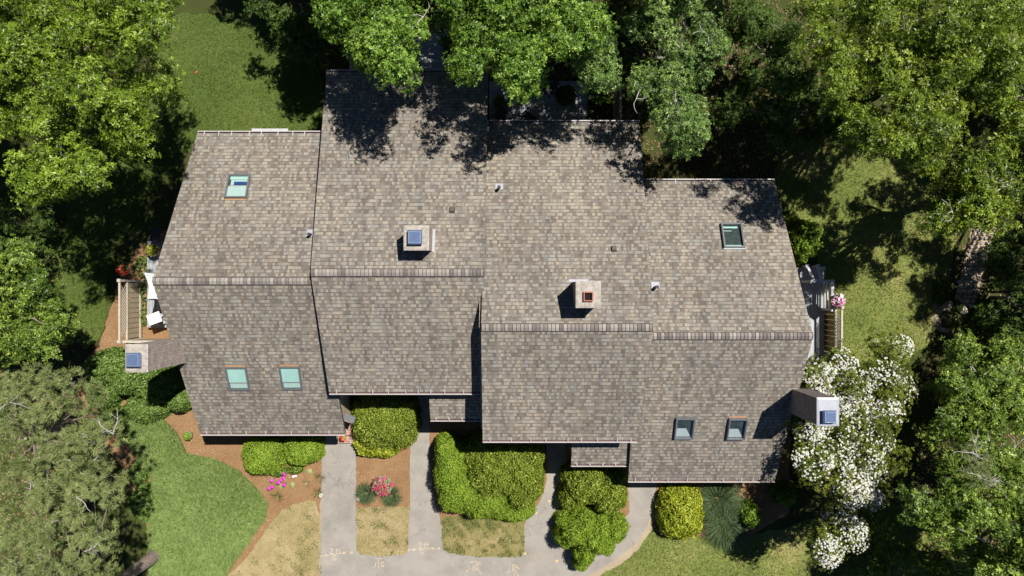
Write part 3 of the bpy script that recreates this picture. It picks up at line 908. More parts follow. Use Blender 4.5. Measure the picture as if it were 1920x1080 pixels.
# chimneys
def chimney(x0, x1, y0, y1, zb, zt, brick, label, top, cap):
    mb = MB()
    if isinstance(zb, tuple):
        zs, zn = zb
    else:
        zs = zn = zb
    b = [(x0, y0, zs), (x1, y0, zs), (x1, y1, zn), (x0, y1, zn)]
    t = [(x0, y0, zt), (x1, y0, zt), (x1, y1, zt), (x0, y1, zt)]
    for i in range(4):
        j = (i + 1) % 4
        q = [b[i], b[j], t[j], t[i]]
        ax = 0 if i % 2 == 0 else 1
        mb.face(q, 0, [(p_[ax], p_[2]) for p_ in q])
    mb.face(t, 0)
    o = mb.build('chimney', brick, house)
    o['label'] = label
    cb = MB(); e = .025
    # mortar crown with a shallow slope
    zc = zt + .05
    B0 = [(x0 - e, y0 - e, zt + .002), (x1 + e, y0 - e, zt + .002), (x1 + e, y1 + e, zt + .002), (x0 - e, y1 + e, zt + .002)]
    B1 = [(a, b_, zt + .035) for a, b_, c in B0]
    cx, cy = (x0 + x1) / 2, (y0 + y1) / 2
    cb.hexa(B0, B1)
    B2 = [(cx + (a - cx) * .86, cy + (b_ - cy) * .86, zc) for a, b_, c in B0]
    B1b = [(a, b_, c + .0005) for a, b_, c in B1]
    for i in range(4):
        j = (i + 1) % 4
        cb.face([B1b[i], B1b[j], B2[j], B2[i]])
    cb.face(B2)
    cb.build('crown', top, o)
    kind, ccx, ccy, cs = cap
    if kind == 'steel':
        kb = MB(); h = zc + .11
        for dx in (-1, 1):
            for dy in (-1, 1):
                kb.box(ccx + dx * cs * .36 - .015, ccx + dx * cs * .36 + .015, ccy + dy * cs * .36 - .015, ccy + dy * cs * .36 + .015, zc - .005, h)
        s1, s2 = cs * .5, cs * .41
        R0 = [(ccx - s1, ccy - s1, h), (ccx + s1, ccy - s1, h), (ccx + s1, ccy + s1, h), (ccx - s1, ccy + s1, h)]
        R1 = [(a, b_, h + .03) for a, b_, c in R0]
        R2 = [(ccx + (a - ccx) * s2 / s1, ccy + (b_ - ccy) * s2 / s1, h + .085) for a, b_, c in R0]
        kb.face(R0[::-1])
        for A_, B_, m_ in ((R0, R1, 1), (R1, R2, 0)):
            for i in range(4):
                j = (i + 1) % 4
                kb.face([A_[i], A_[j], B_[j], B_[i]], m_)
        ins = [(ccx + (a - ccx) * .93, ccy + (b_ - ccy) * .93, c_) for a, b_, c_ in R2]
        for i in range(4):
            j = (i + 1) % 4
            kb.face([R2[i], R2[j], ins[j], ins[i]], 1)
        kb.face([(a, b_, c_ - .006) for a, b_, c_ in ins])
        for i in range(4):
            j = (i + 1) % 4
            kb.face([ins[i], ins[j], (*ins[j][:2], ins[j][2] - .006), (*ins[i][:2], ins[i][2] - .006)])
        kb.build('flue_cap', [MT['blue_metal'], MT['cap_rim']], o)
    else:
        kb = MB(); h = zc + .10; s = cs / 2; i_ = s - .035
        O0 = [(ccx - s, ccy - s), (ccx + s, ccy - s), (ccx + s, ccy + s), (ccx - s, ccy + s)]
        I0 = [(ccx - i_, ccy - i_), (ccx + i_, ccy - i_), (ccx + i_, ccy + i_), (ccx - i_, ccy + i_)]
        for i in range(4):
            j = (i + 1) % 4
            kb.face([(*O0[i], zc - .02), (*O0[j], zc - .02), (*O0[j], h), (*O0[i], h)], 0)
            kb.face([(*O0[i], h), (*O0[j], h), (*I0[j], h), (*I0[i], h)], 0)
            kb.face([(*I0[j], zc + .004), (*I0[i], zc + .004), (*I0[i], h), (*I0[j], h)], 0)
        kb.face([(*q, zc + .004) for q in I0], 1)  # plain black face at the bottom of the flue
        kb.build('flue', [MT['clay'], MT['black']], o)
    return o


chimney(-12.28, -11.60, -2.66, -1.81, 0, 6.25, MT['brick'], 'brick chimney outside the west gable with a blue steel flue cap', MT['mortar'],
        ('steel', PX(251, 6.4), PY(675, 6.4), .46))
chimney(9.83, 10.50, -4.42, -3.55, 0, 6.0, MT['brick_dark'], 'dark brick chimney outside the east gable with a pale metal top', MT['zinc'],
        ('steel', PX(1556, 6.2), PY(782, 6.2), .42))
cxa, cxb = PX(758, 6.05), PX(803, 6.05)
cya, cyb = PY(468, 6.05), PY(424, 6.05)
cB = chimney(cxa, cxb, cya, cyb, (plane_z('b', cya) - .05, plane_z('b', cyb) - .05), 6.0, MT['brick'], 'square brick chimney with a blue steel flue cap in the middle of a roof', MT['mortar'],
             ('steel', PX(778, 6.15), PY(445, 6.15), .47))
dxa, dxb = PX(1081, 6.5), PX(1125.5, 6.5)
dya, dyb = PY(576, 6.5), PY(528, 6.5)
cC = chimney(dxa, dxb, dya, dyb, (plane_z('c', dya) - .05, plane_z('c', dyb) - .05), 6.45, MT['brick_dark'], 'square chimney with pale mortar top and open red clay flue', MT['mortar'],
             ('clay', PX(1103, 6.55), PY(556, 6.55), .30))
# flashing beside the chimneys
mb = MB()
zz = lambda y, u: plane_z(u, y) + .012
q = [(cxb + .01, cya - .02), (cxb + .10, cya - .02), (cxb + .10, cyb), (cxb + .01, cyb)]
mb.hexa([(a, b, zz(b, 'b') - .008) for a, b in q], [(a, b, zz(b, 'b')) for a, b in q])
mb.build('flashing', MT['light_metal'], cB)
mb = MB()
q = [(dxa - .12, dyb + .005), (dxb - .2, dyb + .005), (dxb - .2, dyb + .09), (dxa - .12, dyb + .09)]
mb.hexa([(a, b, zz(b, 'c') - .008) for a, b in q], [(a, b, zz(b, 'c')) for a, b in q])
mb.build('flashing', MT['zinc'], cC)


# skylights
def skylight(u, side, c4, label, style, curb=.10):
    """c4: NW, NE, SE, SW pixel corners of the frame's top"""
    pts, n = [], None
    for a, b in c4:
        p_, n = on_roof(u, a, b, side)
        k = (H - p_[2] - curb * n[2]) / (H - p_[2])
        pts.append(p_ * np.array([k, k, 1]))
    up = n * curb
    ctr = sum(pts) / 4
    # square it in the roof plane
    ex = np.array([1.0, 0, 0]); ey = np.cross(n, ex)
    hw = (abs((pts[1] - pts[0])[0]) + abs((pts[2] - pts[3])[0])) / 4
    hh = abs(np.dot(((pts[0] + pts[1]) - (pts[2] + pts[3])) / 2, ey)) / 2
    W = lambda a, b, h: tuple(ctr + ex * a + ey * b + n * h)
    root = bpy.data.objects.new('skylight', None)
    root.location = tuple(map(float, ctr)); link(root, house)
    root['label'] = label
    fw = .055
    mb = MB()

    def slab(a0, a1, b0, b1, h0, h1, mi=0, M=mb):
        M.hexa([W(a0, b0, h0), W(a1, b0, h0), W(a1, b1, h0), W(a0, b1, h0)], [W(a0, b0, h1), W(a1, b0, h1), W(a1, b1, h1), W(a0, b1, h1)], mi)
    slab(-hw, hw, hh - fw, hh, -.02, curb); slab(-hw, hw, -hh, -hh + fw, -.02, curb - .001)
    slab(-hw, -hw + fw, -hh + fw, hh - fw, -.02, curb - .002); slab(hw - fw, hw, -hh + fw, hh - fw, -.02, curb - .002)
    # thin raised cladding on top
    slab(-hw + .012, hw - .012, hh - .03, hh - .012, curb - .0005, curb + .014); slab(-hw + .012, hw - .012, -hh + .012, -hh + .03, curb - .0005, curb + .014)
    slab(-hw + .012, -hw + .03, -hh + .031, hh - .031, curb - .0005, curb + .014); slab(hw - .03, hw - .012, -hh + .031, hh - .031, curb - .0005, curb + .014)
    mb.build('frame', MT['grey_metal'], root)
    if style.get('sill'):
        sb = MB(); slab(-hw - .005, hw + .02, -hh - .045, -hh - .002, -.01, .05, 0, sb)
        sb.build('sill', MT['light_metal'], root)
    if style.get('flash'):
        sb = MB(); s_ = style['flash']
        if s_ > 0: slab(-hw + .02, hw - .03, hh + .003, hh + .06, -.012, .010, 0, sb)
        else: slab(-hw + .02, hw - .04, -hh - .05, -hh - .003, -.012, .010, 0, sb)
        sb.build('flashing', MT['rust'], root)
    iw, ih = hw - fw, hh - fw
    fb = MB(); slab(-iw, iw, -ih, ih, -.02, .012, 0, fb)
    fb.build('shaft', MT['shaft'], root)
    for (a0, a1, b0, b1, m, h) in style['panels']:
        bb = MB(); slab(-iw + 2 * iw * a0, -iw + 2 * iw * a1, -ih + 2 * ih * b0, -ih + 2 * ih * b1, .02 + h, .028 + h, 0, bb)
        bb.build('blind_or_lit_shaft', MT[m], root)
    if style.get('wedge'):  # pale wedge stands in for the lit part of the shaft wall
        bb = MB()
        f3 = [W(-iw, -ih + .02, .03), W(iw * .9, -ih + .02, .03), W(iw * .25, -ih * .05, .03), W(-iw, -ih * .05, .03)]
        bb.face(f3); bb.build('lit_shaft_wall', MT['lit_grey'], root)
    pb = MB()
    q4 = [W(-iw, -ih, curb * .72), W(iw, -ih, curb * .72), W(iw, ih, curb * .72), W(-iw, ih, curb * .72)]
    pb.face(q4)
    pb.build('pane', MT['glass'], root)


skylight('a', 'n', [(428, 328), (469, 329), (461, 372), (419, 372)], 'skylight with a dark blue blind on the north slope of the westernmost roof',
         dict(flash=-1, panels=[(0.0, 1, 0, .5, 'aqua_lt', 0), (0.03, .97, .5, .56, 'white_trim', .004), (.03, .97, .85, 1, 'aqua', 0), (.1, .95, .58, .84, 'aqua_lt', 0), (.28, .98, .57, .74, 'navy', .012)]))
for c4, lab in (([(420, 688), (460, 688), (469, 731), (430, 731)], 'pale aqua skylight nearer the west gable on the south slope'),
                ([(521, 687), (560, 687), (568, 730), (530, 730)], 'pale aqua skylight nearer the roof step on the south slope')):
    skylight('a', 's', c4, lab, dict(flash=1, panels=[(0, 1, .30, 1, 'aqua', 0), (.02, .98, .03, .24, 'aqua_lt', 0), (.02, .98, .24, .27, 'white_trim', .004)]), .07)
skylight('d', 'n', [(1352, 420), (1391, 420), (1398, 466), (1358, 466)], 'dark glass skylight on the north slope of the easternmost roof',
         dict(sill=1, panels=[(0.02, .85, .86, .94, 'aqua', 0), (.05, .5, .72, .75, 'aqua', .002), (.06, .97, 0, .09, 'aqua', 0)]), .13)
skylight('d', 's', [(1269, 783), (1305, 783), (1299, 822), (1263, 822)], 'dark glass skylight farther from the east chimney on the south slope',
         dict(wedge=1, panels=[(0.0, .05, .0, .9, 'light_metal', .01), (.95, 1, 0, .95, 'light_metal', .01)]), .13)
skylight('d', 's', [(1369, 784), (1404, 784), (1396, 823), (1361, 823)], 'dark glass skylight nearer the east chimney on the south slope',
         dict(wedge=1, flash=1, panels=[(0.0, .05, .0, .9, 'light_metal', .01)]), .13)


# pipes and small roof vents
def pipe(u, side, px, py, r, h, plate, label):
    p_, n = on_roof(u, px, py, side)
    mb = MB()
    ey = np.cross(n, (1., 0, 0))
    if plate:
        c = p_ + ey * .07
        q = [c + np.array([a * .14, 0, 0]) + ey * b * .12 for a, b in ((-1, -1), (1, -1), (1, 1), (-1, 1))]
        mb.hexa([tuple(x + n * .001) for x in q], [tuple(x + n * .014) for x in q], 1)
    mb.tube([p_ - n * .02, p_ + np.array([0, 0, .03])], [r * 1.9, r * 1.35], 14, 1 if plate else 0)
    mb.tube([p_ + np.array([0, 0, .028]), p_ + np.array([0, 0, h])], [r, r], 14, 0)
    mb.tube([p_ + np.array([0, 0, h - .002]), p_ + np.array([0, 0, h + .02])], [r * 1.15, r * 1.12], 14, 0)
    o = mb.build('vent_pipe', [MT['lead'], MT['zinc']], house)
    o['label'] = label


pipe('b', 'n', 936, 353, .055, .30, True, 'lead vent pipe on a white flashing plate between the tall roofs') if False else pipe('c', 'n', 936, 353, .055, .30, True, 'lead vent pipe on a white flashing plate between the tall roofs')
pipe('a', 'n', 583, 440, .05, .25, True, 'lead vent pipe beside the step from the westernmost roof')
pipe('d', 'n', 1229, 538, .055, .30, True, 'lead vent pipe on a white plate at the east step')
for u, px, py in (('b', 848, 394), ('c', 1151, 467)):
    p_, n = on_roof(u, px, py, 'n')
    ey = np.cross(n, (1., 0, 0))
    mb = MB()
    q = [p_ + np.array([a * .095, 0, 0]) + ey * b * .105 for a, b in ((-1, -1), (1, -1), (1, 1), (-1, 1))]
    q2 = [p_ + np.array([a * .07, 0, 0]) + ey * (b * .08) for a, b in ((-1, -1), (1, -1), (1, 1), (-1, 1))]
    mb.hexa([tuple(x) for x in q], [tuple(x + n * .10) for x in q2])
    ob = mb.build('roof_vent', MT['vent_brown'], house)

# ------------------------------------------------------------------ decks, fences, furniture
def deck(px0, px1, py0, py1, z, mat, label, name='wooden_deck'):
    x0, x1, y0, y1 = PX(px0, z), PX(px1, z), PY(py1, z), PY(py0, z)
    r = empty(name, ((x0 + x1) / 2, (y0 + y1) / 2, 0), label, 'deck')
    mb = MB(); mb.box(x0, x1, y0, y1, z - .05, z); mb.build('floor_boards', MT[mat], r)
    mb = MB(); mb.box(x0 + .03, x1 - .03, y0 + .03, y1 - .03, .0, z - .0505); mb.build('skirt', MT['grey_wood'], r)
    return r


deck(917, 1100, 152, 250, .40, 'deck', 'grey board deck in dappled shade behind the tall roof with the open flue')
deck(1082, 1102, 170, 215, .18, 'deck_x', 'low grey board step at the end of the shaded deck')
deck(675, 838, 20, 150, .40, 'deck', 'grey board deck under the bright green trees behind the house')
deck(1480, 1545, 502, 692, .45, 'deck_x', 'pale grey board deck along the east gable')
deck(276, 330, 452, 614, .35, 'deck_x', 'pale grey board deck strip along the west gable')


def fence(x, y0, y1, h, face, boards, lat, wood, rail, label, base=.08):
    """privacy fence running north-south at x; 'face' is the side that looks at the house"""
    r = empty('privacy_fence', (x, (y0 + y1) / 2, 0), label, 'fence')
    zl = h - .52 if lat else h - .08
    bw = (y1 - y0 - .16) / boards
    mb = MB()
    for i in range(boards):
        a = y0 + .08 + i * bw
        mb.box(x - .011, x + .011, a + .008, a + bw - .012, base, zl - .04)
    o = mb.build('boards', MT[wood], r)
    for z in (zl - .04, h - .055) if lat else (h - .08,):
        mb = MB(); mb.box(x - .035, x + .035, y0 + .045, y1 - .045, z, z + .055); mb.build('rail', MT[rail], r)
    mb = MB(); mb.box(x + face * .0115 if face > 0 else x - .05, x + .05 if face > 0 else x - .0115, y0 + .046, y1 - .046, base + .12, base + .21)
    mb.build('rail', MT[rail], r)
    if lat:
        mb = MB(); z0, z1 = zl + .016, h - .056
        hh = z1 - z0; y = y0 + .1
        while y < y1 - .1 - hh:
            mb.bar((x - .007, y, z0), (x - .007, y + hh, z1), .012, .03); mb.bar((x + .007, y + hh, z0), (x + .007, y, z1), .012, .03)
            y += .13
        mb.build('lattice', MT[rail], r)
    for yy in (y0, y1):
        mb = MB(); mb.box(x - .045, x + .045, yy - .045, yy + .045, 0, h + .03); po = mb.build('post', MT[rail], r); mb = MB()
        mb.hexa([(x - .07, yy - .07, h + .031), (x + .07, yy - .07, h + .031), (x + .07, yy + .07, h + .031), (x - .07, yy + .07, h + .031)],
                [(x - .05, yy - .05, h + .07), (x + .05, yy - .05, h + .07), (x + .05, yy + .05, h + .07), (x - .05, yy + .05, h + .07)])
        mb.build('post_cap', MT[rail], po)
    return r


fx = PX(222, 1.75)
fence(fx, PY(641, 1.7), PY(526, 1.7), 1.7, 1, 11, True, 'tan_wood', 'tan_lt', 'tan board privacy fence with a lattice top by the west deck')
ex = PX(1579, 1.7)
fence(ex, PY(668, 1.7), PY(577, 1.7), 1.7, -1, 8, True, 'brown_wood', 'tan_lt', 'brown board privacy fence with a lattice top by the east deck')
fence(PX(657, 1.7), PY(150, 1.7), PY(62, 1.7), 1.7, 1, 8, False, 'orange_wood', 'grey_wood', 'orange brown board fence behind the house under the bright green trees')
fence(PX(1164, 1.7), PY(240, 1.7), PY(160, 1.7), 1.7, -1, 7, False, 'brown_wood', 'tan_lt', 'dark board fence east of the shaded deck')
# return fence toward the west chimney
r = empty('garden_fence', (-13.6, PY(641, 1.6), 0), 'pale edge on fence running from the lattice fence to the west chimney', 'fence')
y = PY(641, 1.6)
mb = MB(); mb.box(fx + .05, -12.3, y - .012, y + .012, .08, 1.5); mb.build('boards', MT['tan_wood'], r)
mb = MB(); mb.box(fx + .05, -12.3, y - .045, y + .045, 1.501, 1.55); mb.build('rail', MT['tan_lt'], r)

# east deck railing
r = empty('deck_railing', (PX(1558, 1.3), PY(555, 1.3), 0), 'grey painted deck railing with open horizontal rails by the pink flower basket', 'railing')
xr = PX(1561, 1.35)
y0, y1 = PY(583, 1.35), PY(529, 1.35)
for z in (.62, .86, 1.10):
    mb = MB(); mb.box(xr - .02, xr + .02, y0, y1, z, z + .09); mb.build('rail', MT['grey_wood'], r)
xw = PX(1522, 1.35)
mb = MB(); mb.box(xr - .06, xr + .06, y0, y1, 1.31, 1.35); mb.box(xw, xr - .061, y1 - .03, y1 + .09, 1.31, 1.349); mb.build('top_rail', MT['grey_wood'], r)
for z in (.62, .86, 1.10):
    mb = MB(); mb.box(xw, xr - .06, y1 + .01, y1 + .05, z, z + .09); mb.build('rail', MT['grey_wood'], r)
for (a, b) in ((xr, y1 + .03), (xw, y1 + .03), (xr, y0 + .05)):
    mb = MB(); mb.box(a - .045, a + .045, b - .045, b + .045, 0, 1.305)
    mb.box(a - .065, a + .065, b - .065, b + .065, 1.352, 1.39); mb.build('post', MT['grey_wood'], r)
r = empty('stair_railing', (PX(1518, 1), PY(512, 1), 0), 'pair of slanting grey stair rails at the end of the east deck', 'railing')
for a, b in (((1526, 526, 1.3), (1513, 498, .8)), ((1541, 526, 1.3), (1533, 498, .9))):
    mb = MB(); mb.bar(P(*a), P(*b), .09, .05); mb.build('handrail', MT['grey_wood'], r)
for a in ((1513, 499, .8), (1543, 503, .9), (1533, 499, .88)):
    mb = MB(); p = P(*a); mb.box(p[0] - .04, p[0] + .04, p[1] - .04, p[1] + .04, 0, p[2] - .03); mb.box(p[0] - .07, p[0] + .07, p[1] - .07, p[1] + .07, p[2] + .03, p[2] + .07)
    mb.build('post', MT['grey_wood'], r)


# shade sail: four corners, concave edges, on two slim poles
def sail(name, corners, zs, mat, label, cat, sag=.22):
    C = [P(a, b, z) for (a, b), z in zip(corners, zs)]
    ctr = sum(C) / 4
    N = 12; mb = MB(); grid = {}
    for i in range(N + 1):
        for j in range(N + 1):
            u, v = i / N, j / N
            p_ = (1 - u) * (1 - v) * C[0] + u * (1 - v) * C[1] + u * v * C[2] + (1 - u) * v * C[3]
            pull = sag * (4 * u * (1 - u) * (abs(2 * v - 1)) + 4 * v * (1 - v) * abs(2 * u - 1))
            p_ = p_ + (ctr - p_) * pull
            p_[2] -= .18 * u * (1 - u) * v * (1 - v) * 16 * .3
            grid[i, j] = tuple(p_)
    for i in range(N):
        for j in range(N):
            mb.face([grid[i, j], grid[i + 1, j], grid[i + 1, j + 1], grid[i, j + 1]])
    r = empty(name, (ctr[0], ctr[1], 0), label, cat)
    o = mb.build('canvas', MT[mat], r, smooth=True)
    s = o.modifiers.new('thickness', 'SOLIDIFY'); s.thickness = .006
    pb = MB(); pb.tube([(C[0][0], C[0][1], 0), C[0] + np.array([0, 0, .03])], [.025, .022], 8); pb.build('pole', MT['light_metal'], r)
    pb = MB(); pb.tube([(C[3][0], C[3][1], 0), C[3] + np.array([0, 0, .03])], [.025, .022], 8); pb.build('pole', MT['light_metal'], r)
    return r


sail('shade_sail', [(269, 511), (318, 492), (318, 582), (275, 562)], [1.9, 2.2, 2.2, 1.9], 'white', 'white canvas shade sail with curved edges beside the west ridge end', 'shade sail', .30)


def table(px, py, z, w, d, rot, top, leg, label, name='patio_table', cat='table', zb=.35):
    c = P(px, py, z); r = empty(name, (c[0], c[1], zb), label, cat)
    ca, sa = math.cos(rot), math.sin(rot)
    R = lambda a, b: (c[0] + a * ca - b * sa, c[1] + a * sa + b * ca)
    q = [R(-w / 2, -d / 2), R(w / 2, -d / 2), R(w / 2, d / 2), R(-w / 2, d / 2)]
    mb = MB(); mb.hexa([(*p_, z - .04) for p_ in q], [(*p_, z) for p_ in q]); bevel(mb.build('tabletop', MT[top], r), .008)
    for sx in (-1, 1):
        for sy in (-1, 1):
            a, b = R(sx * (w / 2 - .06), sy * (d / 2 - .06))
            mb = MB(); mb.box(a - .025, a + .025, b - .025, b + .025, zb, z - .0405); mb.build('leg', MT[leg], r)
    return r


table(289, 597, 1.15, .52, .42, .35, 'offwhite', 'dark_metal', 'square white topped patio table at the south end of the west deck')
table(946, 157, 1.1, .40, .30, 0, 'slate', 'white_trim', 'small white framed side table with dark top on the shaded deck', 'side_table', 'table', .40)
# wooden planter frame on the shaded deck
c = P(980, 160, .9); r = empty('wooden_planter', (c[0], c[1], .4), 'square orange wood planter frame on the shaded deck', 'planter')
mb = MB(); w, d = .33, .26
for a in (-1, 1):
    mb.box(c[0] + a * w - .02, c[0] + a * w + .02, c[1] - d, c[1] + d, .78, .88)
    mb.box(c[0] - w + .0205, c[0] + w - .0205, c[1] + a * d - .02, c[1] + a * d + .02, .78, .879)
mb.build('rim', MT['orange_wood'], r)
mb = MB(); mb.box(c[0] - w + .03, c[0] + w - .03, c[1] - d + .03, c[1] + d - .03, .41, .72); mb.build('box', MT['brown_wood'], r)
for a in (-1, 1):
    for b in (-1, 1):
        mb = MB(); mb.box(c[0] + a * w - .025, c[0] + a * w + .025, c[1] + b * d - .025, c[1] + b * d + .025, .40, .779); mb.build('leg', MT['orange_wood'], r)


def chair(px, py, rot, zb, label, mat='dark_metal', slat=True):
    c = P(px, py, zb + .45); r = empty('patio_chair', (c[0], c[1], zb), label, 'chair', 'dark chairs on the shaded deck' if zb == .4 else None)
    ca, sa = math.cos(rot), math.sin(rot)
    R = lambda a, b, z: (c[0] + a * ca - b * sa, c[1] + a * sa + b * ca, zb + z)
    mb = MB(); q = [(-.24, -.22), (.24, -.22), (.24, .24), (-.24, .24)]
    mb.hexa([R(a, b, .42) for a, b in q], [R(a, b, .45) for a, b in q]); mb.build('seat', MT[mat], r)
    mb = MB()
    for k in range(6):
        x = -.22 + k * .088
        mb.bar(R(x, -.25, .46), R(x, -.36, .92), .035, .015)
    mb.bar(R(-.25, -.36, .93), R(.25, -.36, .93), .04, .03)
    mb.build('backrest', MT['light_metal' if slat else mat], r)
    for a in (-.22, .22):
        for b in (-.2, .22):
            mb = MB(); mb.bar(R(a, b, 0), R(a, b, .419), .035, .035); mb.build('leg', MT[mat], r)
        mb = MB(); mb.bar(R(a * 1.12, -.27, .66), R(a * 1.12, .2, .66), .05, .025); mb.build('armrest', MT[mat], r)


chair(990, 222, math.pi * .78, .4, 'dark patio chair with pale slatted back at the gutter edge of the shaded deck')
chair(945, 216, -math.pi * .25, .4, 'all dark patio chair in the corner of the shaded deck', slat=False)
chair(1012, 166, math.pi, .4, 'black patio chair beside the wooden planter', slat=False)
chair(1036, 164, math.pi * 1.1, .4, 'black patio chair farthest from the house on the shaded deck', slat=False)
chair(294, 441, 1.3, .35, 'black armchair tucked under the north end of the west eave', slat=False)


# low bench against the lawn (north of the west unit)
c = P(510, 245, .45)
r = empty('garden_bench', (c[0], c[1], 0), 'pale grey backless bench standing on the lawn by the west gutter', 'bench')
mb = MB(); mb.box(PX(472, .45), PX(540, .45), PY(249, .45), PY(241, .45), .41, .45); mb.build('seat', MT['grey_wood'], r)
for px in (478, 534):
    mb = MB(); x = PX(px, .45); mb.box(x - .04, x + .04, PY(248, .45), PY(242, .45), 0, .409); mb.build('leg', MT['grey_wood'], r)


# ------------------------------------------------------------------ plants
def rounded_core(cx, cy, rx, ry, h, n, k=.84):  # solid core added to stop light passing through the foliage
    nu, nv = 18, 8
    V, Fc = [], []
    for j in range(nv + 1):
        ph = math.pi / 2 * j / nv
        for i in range(nu):
            th = 2 * math.pi * i / nu
            d = np.array([math.cos(th) * math.cos(ph), math.sin(th) * math.cos(ph), math.sin(ph)])
            s = (np.abs(d) ** n).sum() ** (-1 / n)
            V.append((cx + d[0] * s * rx * k, cy + d[1] * s * ry * k, d[2] * s * h * k))
    for j in range(nv):
        for i in range(nu):
            a, b = j * nu + i, j * nu + (i + 1) % nu
            Fc.append((a, b, b + nu, a + nu))
    return np.array(V), np.array(Fc)


def bush(name, label, cat, blobs, mat, leaf=(.06, .035), dens=1500, group=None, jit=.72, lumps=.11, core=True, stem=True, rough=0.02, flowers=None):
    """blobs: (px, py, rx_px, ry_px, height_m, squareness). Each is a clipped or loose mass of leaves."""
    lv = Leaves(); cores = []
    cx0, cy0 = PX(blobs[0][0], blobs[0][4] * .6), PY(blobs[0][1], blobs[0][4] * .6)
    r = empty(name, (cx0, cy0, 0), label, cat, group)
    ph = rng.uniform(0, 6, 6)
    tops = []
    for (px, py, rx, ry, h, n) in blobs:
        zt = h * .7
        cx, cy = PX(px, zt), PY(py, zt)
        sx, sy = rx * (H - zt) / F, ry * (H - zt) / F
        area = 3.2 * sx * sy + 2.5 * (sx + sy) * h
        N = int(area * dens)
        d = rng.normal(size=(N, 3)); d[:, 2] = np.abs(d[:, 2]) - .15; d = nrm(d)
        s = (np.abs(d) ** n).sum(1) ** (-1 / n)
        q = d * s[:, None] * np.array([sx, sy, h])
        L = .5 + .5 * np.sin(q[:, 0] * 5.1 + ph[0]) * np.sin(q[:, 1] * 4.7 + ph[1]) + .4 * np.sin(q[:, 0] * 11 + q[:, 2] * 6 + ph[2]) * np.sin(q[:, 1] * 9.6 + ph[3])
        depth = 1 - np.abs(rng.normal(size=N)) * .085 + lumps * (L - .6) + rng.normal(size=N) * rough + (rng.random(N) < .03) * rng.uniform(.03, .10, N)
        q = q * depth[:, None]
        q[:, 2] = np.maximum(q[:, 2], .03)
        c = q + np.array([cx, cy, 0])
        g_ = np.sign(d) * np.abs(d * s[:, None]) ** (n - 1) / np.array([sx, sy, h])
        nn = nrm(nrm(g_) + rng.normal(size=(N, 3)) * jit)
        t = np.clip(.40 + .2 * (L - .5) + rng.normal(size=N) * .25, 0, 1)
        sc = rng.uniform(.7, 1.3, N)
        lv.add(c, nn, leaf[0] * sc, leaf[1] * sc, t)
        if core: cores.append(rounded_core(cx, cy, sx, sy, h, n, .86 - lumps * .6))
        tops.append((cx, cy, sx, sy, h))
    cr = None
    if cores:
        vs, fs, o = [], [], 0
        for a, b in cores:
            vs.append(a); fs.append(b + o); o += len(a)
        cr = (np.concatenate(vs), np.concatenate(fs))
    lv.build('foliage', mat, r, cr, MT['core_stem'])
    if stem:
        mb = MB()
        for (cx, cy, sx, sy, h) in tops:
            for k in range(3):
                a = rng.uniform(0, 6.28)
                mb.tube([(cx, cy, 0), (cx + .3 * sx * math.cos(a), cy + .3 * sy * math.sin(a), h * .6)], [.03, .015], 6)
        mb.build('stem', MT['bark'], r)
    return r


def blossoms(parent, pts, nrmls, size, mat, petals=4, name='blossom', stuff=True):
    lv = Leaves()
    N = len(pts)
    a0 = rng.uniform(0, 6.28, N)
    ref = nrm(np.cross(nrmls, rng.normal(size=(N, 3))))
    sd = np.cross(nrmls, ref)
    sz = size * rng.uniform(.75, 1.25, N)
    t = rng.random(N)
    for k in range(petals):
        a = a0 + 6.2832 * k / petals
        d = ref * np.cos(a)[:, None] + sd * np.sin(a)[:, None]
        c = pts + d * sz[:, None] * .45 + nrmls * .004 * k
        lv.add(c, nrm(nrmls + d * .25), sz * .95, sz * .85, np.clip(t + rng.normal(size=N) * .12, 0, 1), d=d)
    o = lv.build(name, mat, parent)
    if stuff: o['kind'] = 'stuff'
    return o


def foot(px, py):
    q = P(px, py, 0)
    return float(q[0]), float(q[1])


def trunk_foot(circles):
    # the foot stands under the inner half of the crown
    A = np.array(circles, float)
    w = A[:, 2] ** 2
    m = (A[:, :2] * w[:, None]).sum(0) / w.sum()
    ext = math.sqrt((((A[:, :2] - m) ** 2).sum(1) * w).sum() / w.sum()) + A[:, 2].mean() * .5
    d = np.array([960, 540]) - m
    p = m + d / np.linalg.norm(d) * min(ext * .45, np.linalg.norm(d) * .2)
    q = P(p[0], p[1], 0)
    return float(q[0]), float(q[1])


